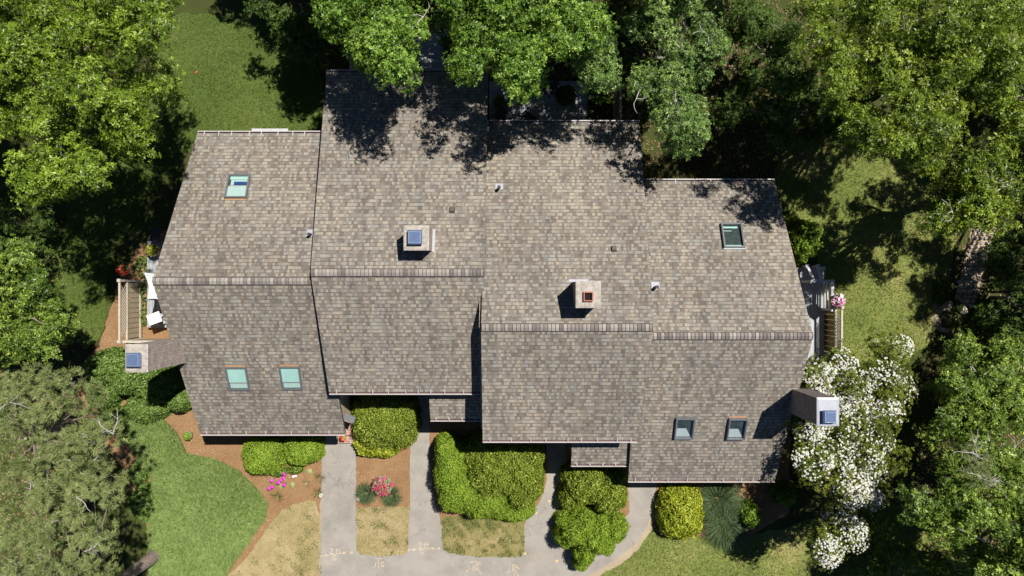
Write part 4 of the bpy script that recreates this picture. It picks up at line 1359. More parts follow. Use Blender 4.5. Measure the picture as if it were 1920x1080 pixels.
def tree(name, label, circles, ztop, mat, leaf=(.13, .065), dens=1.0, group=None, seed=0, bark='bark', base=None, cat='tree', zr=2.1, trunk_r=.17, bare=0, spread=.27, under=0.7, zb=None, droop=0.0, dense=1.0):
    """circles: photo outline of the crown as (px, py, r_px) at height ztop"""
    global rng
    keep = rng; rng = np.random.default_rng(1000 + seed)
    lv = Leaves(); lobes = []
    k = (H - ztop) / F
    for (px, py, rp) in circles:
        X, Y, R = (px - 960) * k, (540 - py) * k, rp * k
        m = max(3, int(3.0 * (R / .75) ** 2 * dens))
        for _ in range(m):
            a, rr = rng.uniform(0, 6.28), math.sqrt(rng.random()) * R * .92
            sr = rng.uniform(.34, .66)
            z = ztop - .9 * (rr / R) ** 2 * min(1.0, R) - abs(rng.normal()) * zr * .55
            kk = (H - z) / (H - ztop)
            lobes.append((X * kk + rr * math.cos(a) * 1.0, Y * kk + rr * math.sin(a), z, sr))
        for _ in range(int(m * under)):      # inner, lower layer
            a, rr = rng.uniform(0, 6.28), math.sqrt(rng.random()) * R * .8
            z = ztop - zr * rng.uniform(.9, 1.8)
            kk = (H - z) / (H - ztop)
            lobes.append((X * kk + rr * math.cos(a), Y * kk + rr * math.sin(a), z, rng.uniform(.35, .6)))
    lobes = np.array(lobes)
    C, Nn, TT, DD = [], [], [], []
    for (x, y, z, sr) in lobes:
        nc = int(9 + 14 * sr)
        d = nrm(rng.normal(size=(nc, 3)) + np.array([0, 0, .35]))
        cc = np.array([x, y, z]) + d * sr * rng.uniform(.55, 1.1, (nc, 1)) * np.array([1, 1, .62])
        tl = .42 + rng.normal() * .08
        for q, dd in zip(cc, d):
            nr = int(rng.integers(5, 9)); nl = 7
            o = rng.normal(size=(nr, 3)) * spread * .42 * np.array([1, 1, .6])
            rn = nrm(o * 2.4 + dd * .6 + np.array([0, 0, .75]) + rng.normal(size=(nr, 3)) * .3)   # twig-end axis
            a = nrm(np.cross(rn, rng.normal(size=(nr, 3)))); b = np.cross(rn, a)
            th = (np.arange(nl) * 6.2832 / nl)[None, :] + rng.normal(size=(nr, nl)) * .25
            tilt = rng.uniform(-.15, .6, (nr, nl))
            dl = a[:, None, :] * np.cos(th)[..., None] + b[:, None, :] * np.sin(th)[..., None] + rn[:, None, :] * tilt[..., None]
            dl = nrm(dl.reshape(-1, 3))
            ctr = np.repeat(q + o, nl, 0)
            nn_l = nrm(np.repeat(rn, nl, 0) - .35 * dl + rng.normal(size=(nr * nl, 3)) * .28)
            C.append(ctr + dl * leaf[0] * .52); Nn.append(nn_l); DD.append(dl)
            TT.append(tl + rng.normal() * .08 + np.repeat(rng.normal(size=nr) * .12, nl) + rng.normal(size=nr * nl) * .17)
    C, Nn, TT, DD = np.concatenate(C), np.concatenate(Nn), np.concatenate(TT), np.concatenate(DD)
    sc = rng.uniform(.65, 1.25, len(C))
    if base is None: base = trunk_foot(circles)
    cx, cy = base
    r = empty(name, (cx, cy, 0), label, cat, group)
    lv.add(C, Nn, leaf[0] * 1.0 * sc, leaf[1] * .74 * sc, TT, d=DD)
    lv.build('crown', mat, r)
    mb = MB()
    zf = (zb if zb is not None else max(1.2, ztop * .42))
    j = rng.normal(size=(3, 2)) * .12
    tx, ty = lobes[:, 0].mean(), lobes[:, 1].mean()
    mb.tube([(cx, cy, -.05), (cx + j[0, 0], cy + j[0, 1], zf * .5), (cx + (tx - cx) * .4 + j[1, 0], cy + (ty - cy) * .4 + j[1, 1], zf), (tx, ty, ztop - zr * .9)],
            [trunk_r * 1.25, trunk_r, trunk_r * .85, trunk_r * .35], 10)
    st = np.array([cx + (tx - cx) * .4 + j[1, 0], cy + (ty - cy) * .4 + j[1, 1], zf])
    sel = rng.permutation(len(lobes))[:min(26, len(lobes))]
    for i in sel:
        e = lobes[i, :3] - np.array([0, 0, .15])
        m1 = st + (e - st) * .5 + rng.normal(size=3) * .22 + np.array([0, 0, .25])
        mb.tube([st + rng.normal(size=3) * .05, st + (m1 - st) * .5 + rng.normal(size=3) * .1, m1, m1 + (e - m1) * .5 + rng.normal(size=3) * .12, e], [trunk_r * .42, trunk_r * .34, trunk_r * .25, trunk_r * .15, .012], 6)
    mb.build('trunk', MT[bark], r)
    if bare:
        for _ in range((bare + 1) // 2):
            bb = MB()
            i = rng.integers(len(lobes)); e = lobes[i, :3] + np.array([0, 0, lobes[i, 3] * .28])
            a = rng.uniform(0, 6.28); pts = [e]
            for s_ in range(6):
                a += rng.normal() * .45
                pts.append(pts[-1] + np.array([math.cos(a), math.sin(a), rng.normal() * .15]) * .17)
            bb.tube(pts, [.022, .02, .017, .014, .012, .009, .006], 5)
            q = pts[3]; b = a + 1.0
            bb.tube([q, q + np.array([math.cos(b), math.sin(b), .05]) * .2, q + np.array([math.cos(b + .3), math.sin(b + .3), .1]) * .42], [.016, .012, .006], 5)
            bb.build('bare_branch', MT['bark_pale'], r)
    rng = keep
    return r, lobes


def pine(name, label, circles, ztop, seed, base=None, dens=1.0, zr=2.7, trunk_r=.16, mat='pine', group=None, bare=14):
    global rng
    keep = rng; rng = np.random.default_rng(2000 + seed)
    lv = Leaves(); k = (H - ztop) / F; tips = []
    for (px, py, rp) in circles:
        X, Y, R = (px - 960) * k, (540 - py) * k, rp * k
        m = max(3, int(8.0 * (R / .7) ** 2 * dens))
        for _ in range(m):
            a, rr = rng.uniform(0, 6.28), math.sqrt(rng.random()) * R * .95
            z = ztop - .9 * (rr / R) ** 2 - rng.random() ** 1.4 * zr
            kk = (H - z) / (H - ztop)
            tips.append((X * kk + rr * math.cos(a), Y * kk + rr * math.sin(a), z))
    tips = np.array(tips)
    for (x, y, z) in tips:
        ntuft = int(rng.integers(9, 15)); sr = rng.uniform(.19, .37)
        dd = nrm(rng.normal(size=(ntuft, 3)) + np.array([0, 0, .45]))
        cc = np.array([x, y, z]) + dd * sr * np.array([1, 1, .6])
        tl = .42 + rng.normal() * .1
        for q, d in zip(cc, dd):
            n = 44
            nd = nrm(d * .6 + np.array([0, 0, .45]) + rng.normal(size=(n, 3)) * .6)
            lv.blades(np.repeat(q[None], n, 0) + rng.normal(size=(n, 3)) * .035, nd, rng.uniform(.07, .14, n), .014, tl + rng.normal() * .08 + rng.normal(size=n) * .16)
    straight = base is not None
    cx, cy = base if straight else trunk_foot(circles)
    r = empty(name, (cx, cy, 0), label, 'tree', group)
    lv.build('crown', MT[mat], r)
    mb = MB(); tx, ty = tips[:, 0].mean(), tips[:, 1].mean()
    if straight:
        tx, ty = cx, cy
    n = 9
    P0 = [(cx + (tx - cx) * (i / n) ** 1.5 + .03 * math.sin(i * 2.1), cy + (ty - cy) * (i / n) ** 1.5, -.05 + (ztop - .6) * i / n) for i in range(n + 1)]
    mb.tube(P0, [trunk_r * 1.25 * (1 - .8 * i / n) for i in range(n + 1)], 12)
    for i in rng.permutation(len(tips))[:40]:
        e = tips[i]; zz = max(1.5, e[2] - rng.uniform(.3, 1.2)); f = zz / ztop
        s0 = np.array(P0[min(n, int(f * n))])
        m1 = s0 + (e - s0) * .55 + rng.normal(size=3) * .12
        mb.tube([s0, m1, e], [.06, .035, .01], 6)
    mb.build('trunk', MT['bark_log'], r)
    for _ in range(bare):
        bb = MB()
        e = tips[rng.integers(len(tips))] + np.array([0, 0, .12]); a = rng.uniform(0, 6.28); pts = [e]
        for s_ in range(5):
            a += rng.normal() * .35; pts.append(pts[-1] + np.array([math.cos(a), math.sin(a), rng.normal() * .12]) * .16)
        bb.tube(pts, [.016, .014, .012, .010, .008, .005], 5)
        for s_ in (1, 2, 3):
            b = a + rng.choice([-1, 1]) * rng.uniform(.7, 1.2); q = pts[s_]
            bb.tube([q, q + np.array([math.cos(b), math.sin(b), .05]) * rng.uniform(.15, .3)], [.009, .004], 4)
        bb.build('bare_branch', MT['bark_pale'], r)
    rng = keep
    return r


# --- trees
tree('oak_tree', 'large yellow green oak filling the northwest corner above the lawn', [(40, 50, 95), (150, 75, 100), (265, 55, 75), (60, 185, 95), (170, 195, 105), (280, 150, 62), (245, 235, 58), (95, 300, 55), (150, 285, 58), (20, 120, 80), (300, 15, 50), (200, 10, 70), (60, 335, 36), (125, 345, 26), (-40, 150, 80)], 9.0, MT['oak_yellow'], seed=1, bare=7, bark='bark', leaf=(.11, .05), dens=1.2)
tree('oak_tree', 'bright green oak overhanging the west end of the tallest north eave', [(690, 10, 62), (728, 70, 55), (660, 55, 34), (758, 108, 34), (762, 40, 34), (740, 132, 16), (640, 20, 25), (760, -40, 70), (700, 100, 20), (690, 70, 30), (840, -60, 60), (690, -60, 60)], 8.2, MT['oak_green'], seed=2, bare=3, leaf=(.105, .052), dens=1.35)
tree('oak_tree', 'bright green oak leaning over the shaded deck and the corner of two eaves', [(900, 15, 62), (975, 50, 58), (1000, 95, 42), (1055, 30, 62), (935, 85, 36), (1090, 75, 40), (968, 135, 22), (985, 150, 14), (850, 5, 24), (888, 58, 24), (1020, -30, 70), (880, 118, 14), (1100, 20, 40), (930, -60, 70)], 8.4, MT['oak_green'], seed=3, bare=6, leaf=(.105, .052), dens=1.35)
tree('oak_tree', 'blue green oak with pale bare limbs northeast of the shaded deck', [(1215, 25, 48), (1300, 20, 52), (1352, 60, 32), (1250, 95, 44), (1235, 180, 40), (1275, 215, 42), (1305, 245, 26), (1205, 150, 24), (1290, 150, 34), (1260, -20, 50), (1330, 100, 24), (1285, 262, 16)], 6.4, MT['oak_blue'], seed=4, bare=16, bark='bark_pale', leaf=(.105, .052), dens=.85)
tree('oak_sapling', 'small blue green oak spray over the east end of the shaded deck', [(1110, 105, 30), (1120, 135, 20), (1095, 85, 22)], 7.0, MT['oak_blue'], seed=5, leaf=(.11, .055), trunk_r=.07, bare=2)
tree('oak_tree', 'huge olive gold oak filling the northeast corner above the east lawn', [(1545, 40, 60), (1660, 40, 92), (1790, 50, 92), (1640, 130, 80), (1755, 160, 95), (1840, 150, 62), (1700, 235, 62), (1775, 225, 55), (1625, 245, 30), (1720, 290, 36), (1560, 105, 44), (1850, 55, 72), (1690, 180, 70), (1640, 262, 22), (1590, 170, 26), (1900, 30, 50), (1890, 110, 30)], 8.7, MT['oak_gold'], seed=6, bare=5, leaf=(.115, .05))
tree('oak_tree', 'smaller olive oak overhanging the stone path on the east side', [(1800, 330, 50), (1860, 300, 42), (1830, 385, 36), (1880, 350, 34), (1895, 235, 42), (1790, 375, 26), (1870, 395, 22), (1770, 405, 18)], 7.4, MT['oak_gold'], seed=7, bare=8, leaf=(.13, .055), dens=.9, bark='bark_pale')
tree('locust_tree', 'bright green tree with fine leaves at the middle of the west edge', [(15, 530, 62), (50, 600, 58), (10, 640, 66), (40, 490, 36), (75, 640, 36), (60, 550, 46), (95, 610, 20), (-40, 580, 70)], 6.5, MT['maple'], seed=8, leaf=(.11, .05), dens=1.15)
pine('pine_tree', 'olive grey pine with silvery twigs on the west edge below the green tree', [(60, 730, 62), (140, 755, 62), (50, 830, 80), (160, 840, 62), (20, 760, 70), (190, 890, 40), (200, 800, 24), (110, 890, 60)], 8.0, 1)
pine('pine_tree', 'olive grey pine with its thick trunk foot showing in the southwest corner', [(60, 960, 80), (170, 960, 58), (120, 1020, 74), (30, 1050, 80), (215, 1010, 30), (160, 1080, 60), (70, 1110, 90), (215, 930, 24)], 8.0, 2, base=(PX(296, 0), PY(1037, 0)), trunk_r=.22)
tree('maple_tree', 'deep green tree on the east edge right of the flowering dogwood', [(1790, 660, 48), (1840, 720, 66), (1890, 680, 52), (1775, 745, 40), (1860, 800, 66), (1790, 830, 54), (1900, 880, 50), (1830, 880, 44), (1870, 760, 60), (1930, 760, 60), (1810, 740, 60)], 4.9, MT['maple'], seed=9, leaf=(.125, .055), dens=.95, bare=5, bark='bark_pale')
tree('maple_tree', 'green tree in the southeast corner beneath the pale pine branch', [(1885, 985, 66), (1810, 1010, 44), (1900, 1060, 60), (1850, 930, 44), (1780, 930, 40), (1930, 930, 50), (1850, 1060, 50), (1740, 960, 30), (1830, 970, 50)], 7.2, MT['maple'], seed=10, leaf=(.12, .055), dens=1.0, bare=6, bark='bark_pale')
pine('pine_tree', 'slender pale pine poking up among the green trees on the east edge', [(1825, 865, 24), (1835, 895, 18), (1880, 1000, 22)], 7.6, 3, dens=.8, bare=10, trunk_r=.08)
# understory in deep shade between the two northeastern oaks
tree('young_tree', 'dark understory tree in deep shade between the two northeastern oaks', [(1440, 70, 60), (1455, 150, 55), (1400, 30, 50), (1490, 110, 50)], 5.0, MT['dark_leaf'], seed=11, leaf=(.12, .06), trunk_r=.09)
tree('young_tree', 'dark understory tree nearest the shaded northeast roof corner', [(1400, 210, 48), (1460, 235, 46), (1500, 190, 50), (1540, 230, 40), (1550, 170, 44)], 4.2, MT['dark_leaf'], seed=12, leaf=(.12, .06), trunk_r=.09, dens=.8)
tree('young_tree', 'dark understory tree at the top edge west of the bright green oaks', [(560, 40, 50), (520, 10, 50), (590, 90, 30)], 4.0, MT['dark_leaf'], seed=13, leaf=(.12, .06), trunk_r=.08, dens=.7)
tree('young_tree', 'low leafy sapling in the shade between the bright green oaks', [(820, 30, 40), (850, 85, 28), (880, 30, 40)], 5.5, MT['dark_leaf'], seed=14, leaf=(.11, .055), trunk_r=.07, dens=.6)
tree('young_tree', 'dark understory scrub at the right edge below the huge oak', [(1900, 130, 46), (1885, 190, 40), (1915, 240, 36)], 4.2, MT['dark_leaf'], seed=30, leaf=(.11, .055), trunk_r=.07)
tree('young_tree', 'dark understory scrub between the shaded deck and the blue green oak', [(1140, 60, 40), (1155, 120, 34), (1170, 10, 40), (1130, 160, 16)], 3.6, MT['dark_leaf'], seed=31, leaf=(.11, .055), trunk_r=.06, dens=.8)
tree('young_tree', 'dark understory scrub on the left edge below the northwest oak', [(20, 400, 46), (60, 430, 34), (-20, 440, 40)], 3.4, MT['dark_leaf'], seed=32, leaf=(.11, .055), trunk_r=.06, dens=.9)
tree('young_tree', 'leafy understory on the right edge beside the stone path', [(1895, 470, 34), (1890, 540, 44), (1870, 590, 34), (1910, 620, 40)], 3.0, MT['dark_leaf'], seed=33, leaf=(.11, .055), trunk_r=.06, dens=.7)
tree('young_tree', 'sunny light green sapling below the flowering dogwood', [(1640, 1060, 36), (1700, 1040, 30), (1660, 1010, 22), (1760, 1060, 34)], 2.6, MT['oak_gold'], seed=34, leaf=(.10, .05), trunk_r=.05, dens=.6)
# trees beyond the frame whose shade falls into it
tree('oak_tree', 'oak beyond the top edge shading the northwest lawn', [(600, -110, 80), (570, -50, 50), (670, -120, 80), (500, -300, 90), (420, -320, 90), (600, -250, 90)], 7.0, MT['oak_green'], seed=15, base=foot(590, -60), leaf=(.16, .09))
tree('oak_tree', 'oak beyond the right edge casting branchy shade on the east lawn', [(2120, 120, 120), (2230, 200, 110), (2120, 260, 80), (2250, 320, 70), (2190, 400, 70)], 8.8, MT['oak_gold'], seed=16, base=foot(2040, 150), leaf=(.15, .08), dens=.34, under=.2)
tree('oak_tree', 'oak beyond the right edge shading the stone path', [(2010, 430, 70), (2070, 520, 80), (1990, 560, 50), (2080, 640, 80)], 4.6, MT['oak_gold'], seed=17, base=foot(1990, 470), leaf=(.15, .08), dens=.9)
tree('oak_tree', 'oak beyond the top edge shading the ground behind the tall roofs', [(1130, -120, 110), (960, -150, 110), (1260, -140, 100), (1400, -120, 100), (800, -150, 90), (1230, -190, 100), (1180, -240, 90), (1340, -180, 90)], 8.4, MT['oak_green'], seed=18, base=foot(1130, -60), leaf=(.16, .09), dens=.75)
tree('maple_tree', 'maple beyond the bottom right corner shading the southeast lawn', [(1980, 1020, 90), (2050, 920, 80), (1960, 1130, 80), (1860, 1150, 60)], 7.5, MT['maple'], seed=19, base=foot(1990, 1060), leaf=(.15, .08))

tree('oak_tree', 'oak beyond the top right corner shading the gap beside the huge oak', [(2130, 50, 90), (2110, 150, 90), (2060, 240, 70), (2040, 60, 60)], 4.6, MT['oak_gold'], seed=21, base=foot(1980, 60), leaf=(.15, .08))
tree('oak_tree', 'oak beyond the left edge shading the west ground', [(-150, 260, 90), (-190, -40, 120), (-180, 100, 90)], 8.4, MT['oak_yellow'], seed=22, base=foot(-60, 400), leaf=(.15, .08))
# flowering dogwood
dw, lob = tree('dogwood_tree', 'white flowering dogwood by the east chimney', [(1562, 690, 36), (1640, 690, 44), (1670, 655, 24), (1600, 740, 62), (1665, 730, 36), (1640, 800, 62), (1560, 840, 44), (1520, 870, 24), (1590, 890, 54), (1650, 860, 44), (1570, 950, 40), (1610, 930, 40), (1548, 1005, 24), (1545, 1030, 12), (1530, 720, 26), (1530, 800, 22), (1600, 810, 50), (1625, 750, 50), (1580, 860, 50), (1590, 985, 26)], 4.4, MT['dogwood'], seed=20, leaf=(.10, .055), dens=1.1, zr=.9, trunk_r=.09, under=.8)
pts, nn_ = [], []
for (x, y, z, sr) in lob[rng.permutation(len(lob))[:int(len(lob) * .9)]]:
    if z < 3.1: continue
    n = int(rng.integers(20, 150))
    d = nrm(np.column_stack([rng.normal(size=(n, 2)) * .8, np.abs(rng.normal(size=n)) + .55]))
    pts.append(np.array([x, y, z]) + d * (sr * 1.12) * np.array([1, 1, .7])); nn_.append(nrm(d * .5 + np.array([0, 0, .9]) + rng.normal(size=(n, 3)) * .2))
blossoms(dw, np.concatenate(pts), np.concatenate(nn_), .041, MT['bract'])

# --- shrubs and hedges
bush('boxwood_hedge', 'clipped bright boxwood by the west eave, larger of the pair', 'hedge', [(489, 857, 40, 37, 1.25, 2.8)], MT['box_bright'], (.055, .03), 2300)
bush('boxwood_hedge', 'clipped bright boxwood by the west eave, smaller and nearer the path', 'hedge', [(565, 847, 36, 27, 1.05, 3.2)], MT['box_bright'], (.055, .03), 2300)
bush('boxwood_hedge', 'dense clipped hedge filling the corner east of the brick stoop', 'hedge', [(720, 790, 62, 54, 1.45, 3.6), (712, 765, 54, 40, 1.4, 3.2)], MT['holly'], (.07, .038), 1700)
bush('hydrangea_shrub', 'loose yellow green shrub in front of the hedge by the brick stoop', 'shrub', [(706, 838, 46, 24, .85, 2.2), (680, 832, 22, 16, .7, 2)], MT['gold_leaf'], (.10, .065), 800)
bush('boxwood_hedge', 'smooth bright clipped hedge wrapping the west side of the big island', 'hedge', [(845, 880, 34, 52, 1.8, 2.8), (862, 925, 46, 44, 1.74, 2.6), (915, 945, 50, 34, 1.62, 2.6), (835, 842, 24, 24, 1.62, 2.4)], MT['box_bright'], (.05, .03), 2400)
bush('holly_hedge', 'olive textured holly hedge on the east side of the big island', 'hedge', [(955, 875, 66, 54, 1.9, 3.2), (925, 890, 56, 54, 1.84, 2.6), (980, 905, 42, 56, 1.78, 2.6), (905, 850, 46, 34, 1.61, 2.4)], MT['holly'], (.075, .038), 1500, jit=.75, lumps=.13)
bush('boxwood_shrub', 'low bright clipped lobe at the southern tip of the big hedge', 'hedge', [(960, 962, 46, 20, .9, 2.4)], MT['box_bright'], (.05, .03), 2400)
bush('holly_shrub', 'round green shrub with glossy leaves below the small east porch', 'shrub', [(1100, 912, 46, 40, 1.56, 2.5), (1145, 935, 36, 34, 1.44, 2.4), (1070, 935, 24, 26, 1.2, 2.2), (1150, 900, 30, 26, 1.38, 2.4)], MT['holly'], (.08, .045), 1250, jit=.7, lumps=.12)
bush('euonymus_shrub', 'irregular bright shrub with ragged lobes spilling toward the path', 'shrub', [(1090, 1000, 46, 34, 1.8, 2.2), (1120, 1010, 36, 32, 1.88, 2.2), (1155, 1000, 28, 26, 1.5, 2.0), (1062, 1010, 22, 24, 1.35, 2.0), (1100, 1042, 24, 26, 1.5, 2.0), (1092, 1064, 16, 10, 0.9, 2), (1140, 1028, 18, 18, 1.2, 2), (1060, 980, 18, 14, 1.2, 2)], MT['box_bright'], (.06, .034), 1700, jit=.75, lumps=.22, rough=.05)
bush('euonymus_shrub', 'golden yellow rounded shrub beside the ornamental grass', 'shrub', [(1281, 966, 45, 52, 1.2, 2.5)], MT['gold_leaf'], (.085, .05), 1300, jit=.6, lumps=.12)
bush('maple_shrub', 'round lime green shrub against the east gable', 'shrub', [(1510, 448, 40, 46, 2.0, 2.2), (1500, 470, 26, 30, 1.6, 2)], MT['lime_leaf'], (.10, .06), 900, jit=.7, lumps=.16)
bush('rhododendron', 'broad leafy rhododendron west of the brick chimney', 'shrub', [(195, 692, 42, 36, 1.5, 2.2), (235, 712, 36, 34, 1.4, 2.1), (185, 740, 34, 30, 1.1, 2), (250, 690, 22, 22, 1.3, 2)], MT['rhodo'], (.10, .045), 1150, jit=.7, lumps=.16)
bush('rhododendron', 'leafy rhododendron in the chimney shadow by the west wall', 'shrub', [(290, 725, 46, 38, 1.5, 2.3), (330, 750, 26, 26, 1.2, 2), (268, 768, 42, 30, 1.1, 2), (320, 720, 26, 30, 1.3, 2)], MT['rhodo'], (.10, .045), 1150, jit=.7, lumps=.16)
bush('azalea_shrub', 'low leafy shrub between the rhododendrons and the pine', 'shrub', [(205, 790, 30, 26, .9, 2), (235, 815, 22, 22, .7, 2)], MT['rhodo'], (.08, .04), 1000, jit=.8, lumps=.2)
bush('laurel_shrub', 'small dark shrub in shade west of the dogwood', 'shrub', [(1408, 968, 22, 26, .9, 2), (1475, 930, 26, 22, .9, 2)], MT['lime_leaf'], (.09, .045), 900, jit=.8, lumps=.2)
bush('fern_clump', 'dark leafy clump at the south end of the shaded deck', 'shrub', [(936, 187, 14, 12, 1.0, 2)], MT['lime_leaf'], (.13, .045), 500, jit=.8, lumps=.2, core=False)
bush('potted_shrub', 'dark leafy shrub on the east end of the shaded deck', 'shrub', [(1062, 172, 20, 20, 1.3, 2)], MT['dark_leaf'], (.10, .05), 700, jit=.8, lumps=.2)
bush('hosta_plants', 'pale variegated foliage between the lattice fence and west deck', 'plant', [(268, 545, 9, 22, .4, 2), (266, 590, 9, 22, .35, 2), (262, 500, 12, 22, .5, 2)], MT['rhodo'], (.14, .05), 190, jit=.8, lumps=.25, core=False)
bush('weed_clump', 'scrubby green growth at the foot of the stone path', 'shrub', [(1772, 545, 16, 26, .5, 2), (1785, 600, 16, 18, .4, 2), (1800, 575, 10, 14, .4, 2)], MT['dark_leaf'], (.09, .045), 420, jit=.9, lumps=.3, core=False)
bush('laurel_shrub', 'bright green low shrub in the shade at the pine foot', 'shrub', [(262, 945, 26, 36, .7, 2), (255, 890, 18, 26, .6, 2)], MT['rhodo'], (.09, .045), 700, jit=.8, lumps=.2)
bush('peony_plants', 'dark green foliage under the smaller boxwood with magenta blooms', 'plant', [(522, 886, 16, 10, .45, 2), (551, 882, 16, 9, .4, 2)], MT['maple'], (.08, .035), 900, jit=.7, lumps=.15)


# spreading junipers: low mats of arching sprays
def juniper(label, polypx, h, n, seed, mat='juniper', gap=.0):
    global rng
    keep = rng; rng = np.random.default_rng(3000 + seed)
    poly = G2(polypx, h * .7); A = np.array(poly); c0 = A.mean(0)
    r = empty('juniper_shrub', (c0[0], c0[1], 0), label, 'shrub')
    p2 = sample_poly(poly, n)
    # distance to edge (approx) for a domed, soft rim
    ed = np.full(n, 9.0)
    for i in range(len(A)):
        a, b = A[i], A[(i + 1) % len(A)]
        t = np.clip(((p2 - a) @ (b - a)) / ((b - a) @ (b - a)), 0, 1)
        ed = np.minimum(ed, np.linalg.norm(p2 - (a + t[:, None] * (b - a)), axis=1))
    und = .5 + .5 * np.sin(p2[:, 0] * 3.1 + 1.4 * np.sin(p2[:, 1] * 2.0)) * np.sin(p2[:, 1] * 3.7 + p2[:, 0])
    z = h * np.clip(ed / .45, .12, 1) ** .5 * (.8 + .28 * und) * rng.uniform(.86, 1.06, n)
    p = np.column_stack([p2, z])
    out = nrm(np.column_stack([p2 - c0 + rng.normal(size=(n, 2)) * .8, np.zeros(n)]))
    a = rng.normal(size=n) * .7
    d2 = np.column_stack([out[:, 0] * np.cos(a) - out[:, 1] * np.sin(a), out[:, 0] * np.sin(a) + out[:, 1] * np.cos(a), rng.uniform(.05, .55, n)])
    d2 = nrm(d2)
    t = np.clip(.42 + .2 * (und - .5) + rng.normal(size=n) * .2, 0, 1)
    lv = Leaves()
    for k in range(4):
        dd = nrm(d2 + rng.normal(size=(n, 3)) * .28)
        lv.blades(p + rng.normal(size=(n, 3)) * .02, dd, rng.uniform(.07, .15, n), .020, t + rng.normal(size=n) * .1)
    lv.build('foliage', MT[mat], r)
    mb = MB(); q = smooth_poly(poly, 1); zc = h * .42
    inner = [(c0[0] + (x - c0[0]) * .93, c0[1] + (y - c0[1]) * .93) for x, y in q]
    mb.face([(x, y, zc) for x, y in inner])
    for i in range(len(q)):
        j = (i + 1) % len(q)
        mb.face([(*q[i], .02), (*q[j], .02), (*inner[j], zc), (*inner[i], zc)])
    mb.build('stem', MT['core_stem'], r)  # dark solid sheet under the sprays, not a stem
    rng = keep


juniper('wide flat juniper mat covering the southwest corner by the dry lawn', [(300, 868), (340, 853), (400, 865), (440, 885), (472, 915), (497, 945), (494, 972), (468, 1010), (440, 1050), (415, 1085), (390, 1130), (280, 1130), (275, 1000), (285, 930), (280, 890)], .45, 26000, 1)
juniper('ragged juniper mat between the rhododendrons and the wide juniper', [(228, 790), (262, 765), (300, 790), (325, 815), (338, 842), (345, 862), (300, 885), (270, 880), (245, 850), (232, 820)], .5, 6500, 2)


# tufted grasses
def tuft(label, blobs, cat='grass', name='ornamental_grass', L=(.45, .8), n=900, W=.012, mat='blade', lean=(0, 0)):
    c = P(blobs[0][0], blobs[0][1], .2); r = empty(name, (c[0], c[1], 0), label, cat)
    lv = Leaves()
    for (px, py, rp) in blobs:
        c = P(px, py, .15); R = rp / 45.7
        a = rng.uniform(0, 6.28, n); rr = np.sqrt(rng.random(n)) * R * .35
        p = np.column_stack([c[0] + rr * np.cos(a), c[1] + rr * np.sin(a), np.full(n, .02)])
        d = np.column_stack([np.cos(a) + lean[0], np.sin(a) + lean[1], rng.uniform(.25, 1.6, n)])
        d = nrm(d + rng.normal(size=(n, 3)) * .15)
        Ls = rng.uniform(*L, n)
        t = rng.random(n)
        lv.blades(p, d, Ls * .6, W, t)
        d2 = nrm(d * np.array([1.3, 1.3, .25]) - np.array([0, 0, .12]))
        lv.blades(p + d * (Ls * .6)[:, None], d2, Ls * .5, W * .8, t)
    lv.build('blades', MT[mat], r)
    return r


tuft('large grey green ornamental grass beside the golden shrub', [(1345, 935, 42), (1358, 980, 46)], n=2600, L=(.5, .95), lean=(.25, -.2))
tuft('small dark grass tuft to the left of the red flower pot', [(686, 926, 20)], n=900, L=(.2, .42), mat='blade')
tuft('small dark grass tuft to the right of the red flower pot', [(733, 931, 20)], n=900, L=(.2, .42), mat='blade')
tuft('thin daylily leaves in the mulch at the corner of the path and dry lawn', [(596, 925, 8)], n=60, L=(.15, .3), name='daylily_plant', cat='plant', mat='turf')
tuft('thin daylily leaves in the mulch near the edge of the wide juniper', [(519, 931, 8)], n=60, L=(.15, .3), name='daylily_plant', cat='plant', mat='turf')
tuft('wispy daylily leaves in the mulch directly beside the path', [(599, 897, 8)], n=60, L=(.15, .3), name='daylily_plant', cat='plant', mat='turf')
tuft('sparse half dead plant in a dark wet patch of mulch', [(574, 906, 7)], n=70, L=(.1, .22), name='wilted_plant', cat='plant', mat='straw')
for px, py, lab in ((580, 884, 'pale green rosette plant nearest the smaller boxwood'), (548, 909, 'pale green rosette plant below the white garden tag'), (528, 912, 'pale green rosette plant among the magenta blooms')):
    c = P(px, py, .05); r = empty('rosette_plant', (c[0], c[1], 0), lab, 'plant')
    lv = Leaves(); n = 60
    a = rng.uniform(0, 6.28, n); rr = rng.uniform(.01, .09, n)
    lv.add(np.column_stack([c[0] + rr * np.cos(a), c[1] + rr * np.sin(a), np.full(n, .07)]), nrm(np.column_stack([np.cos(a) * .4, np.sin(a) * .4, np.ones(n)])), .09, .05, .9)
    lv.build('leaves', MT['rhodo'], r)
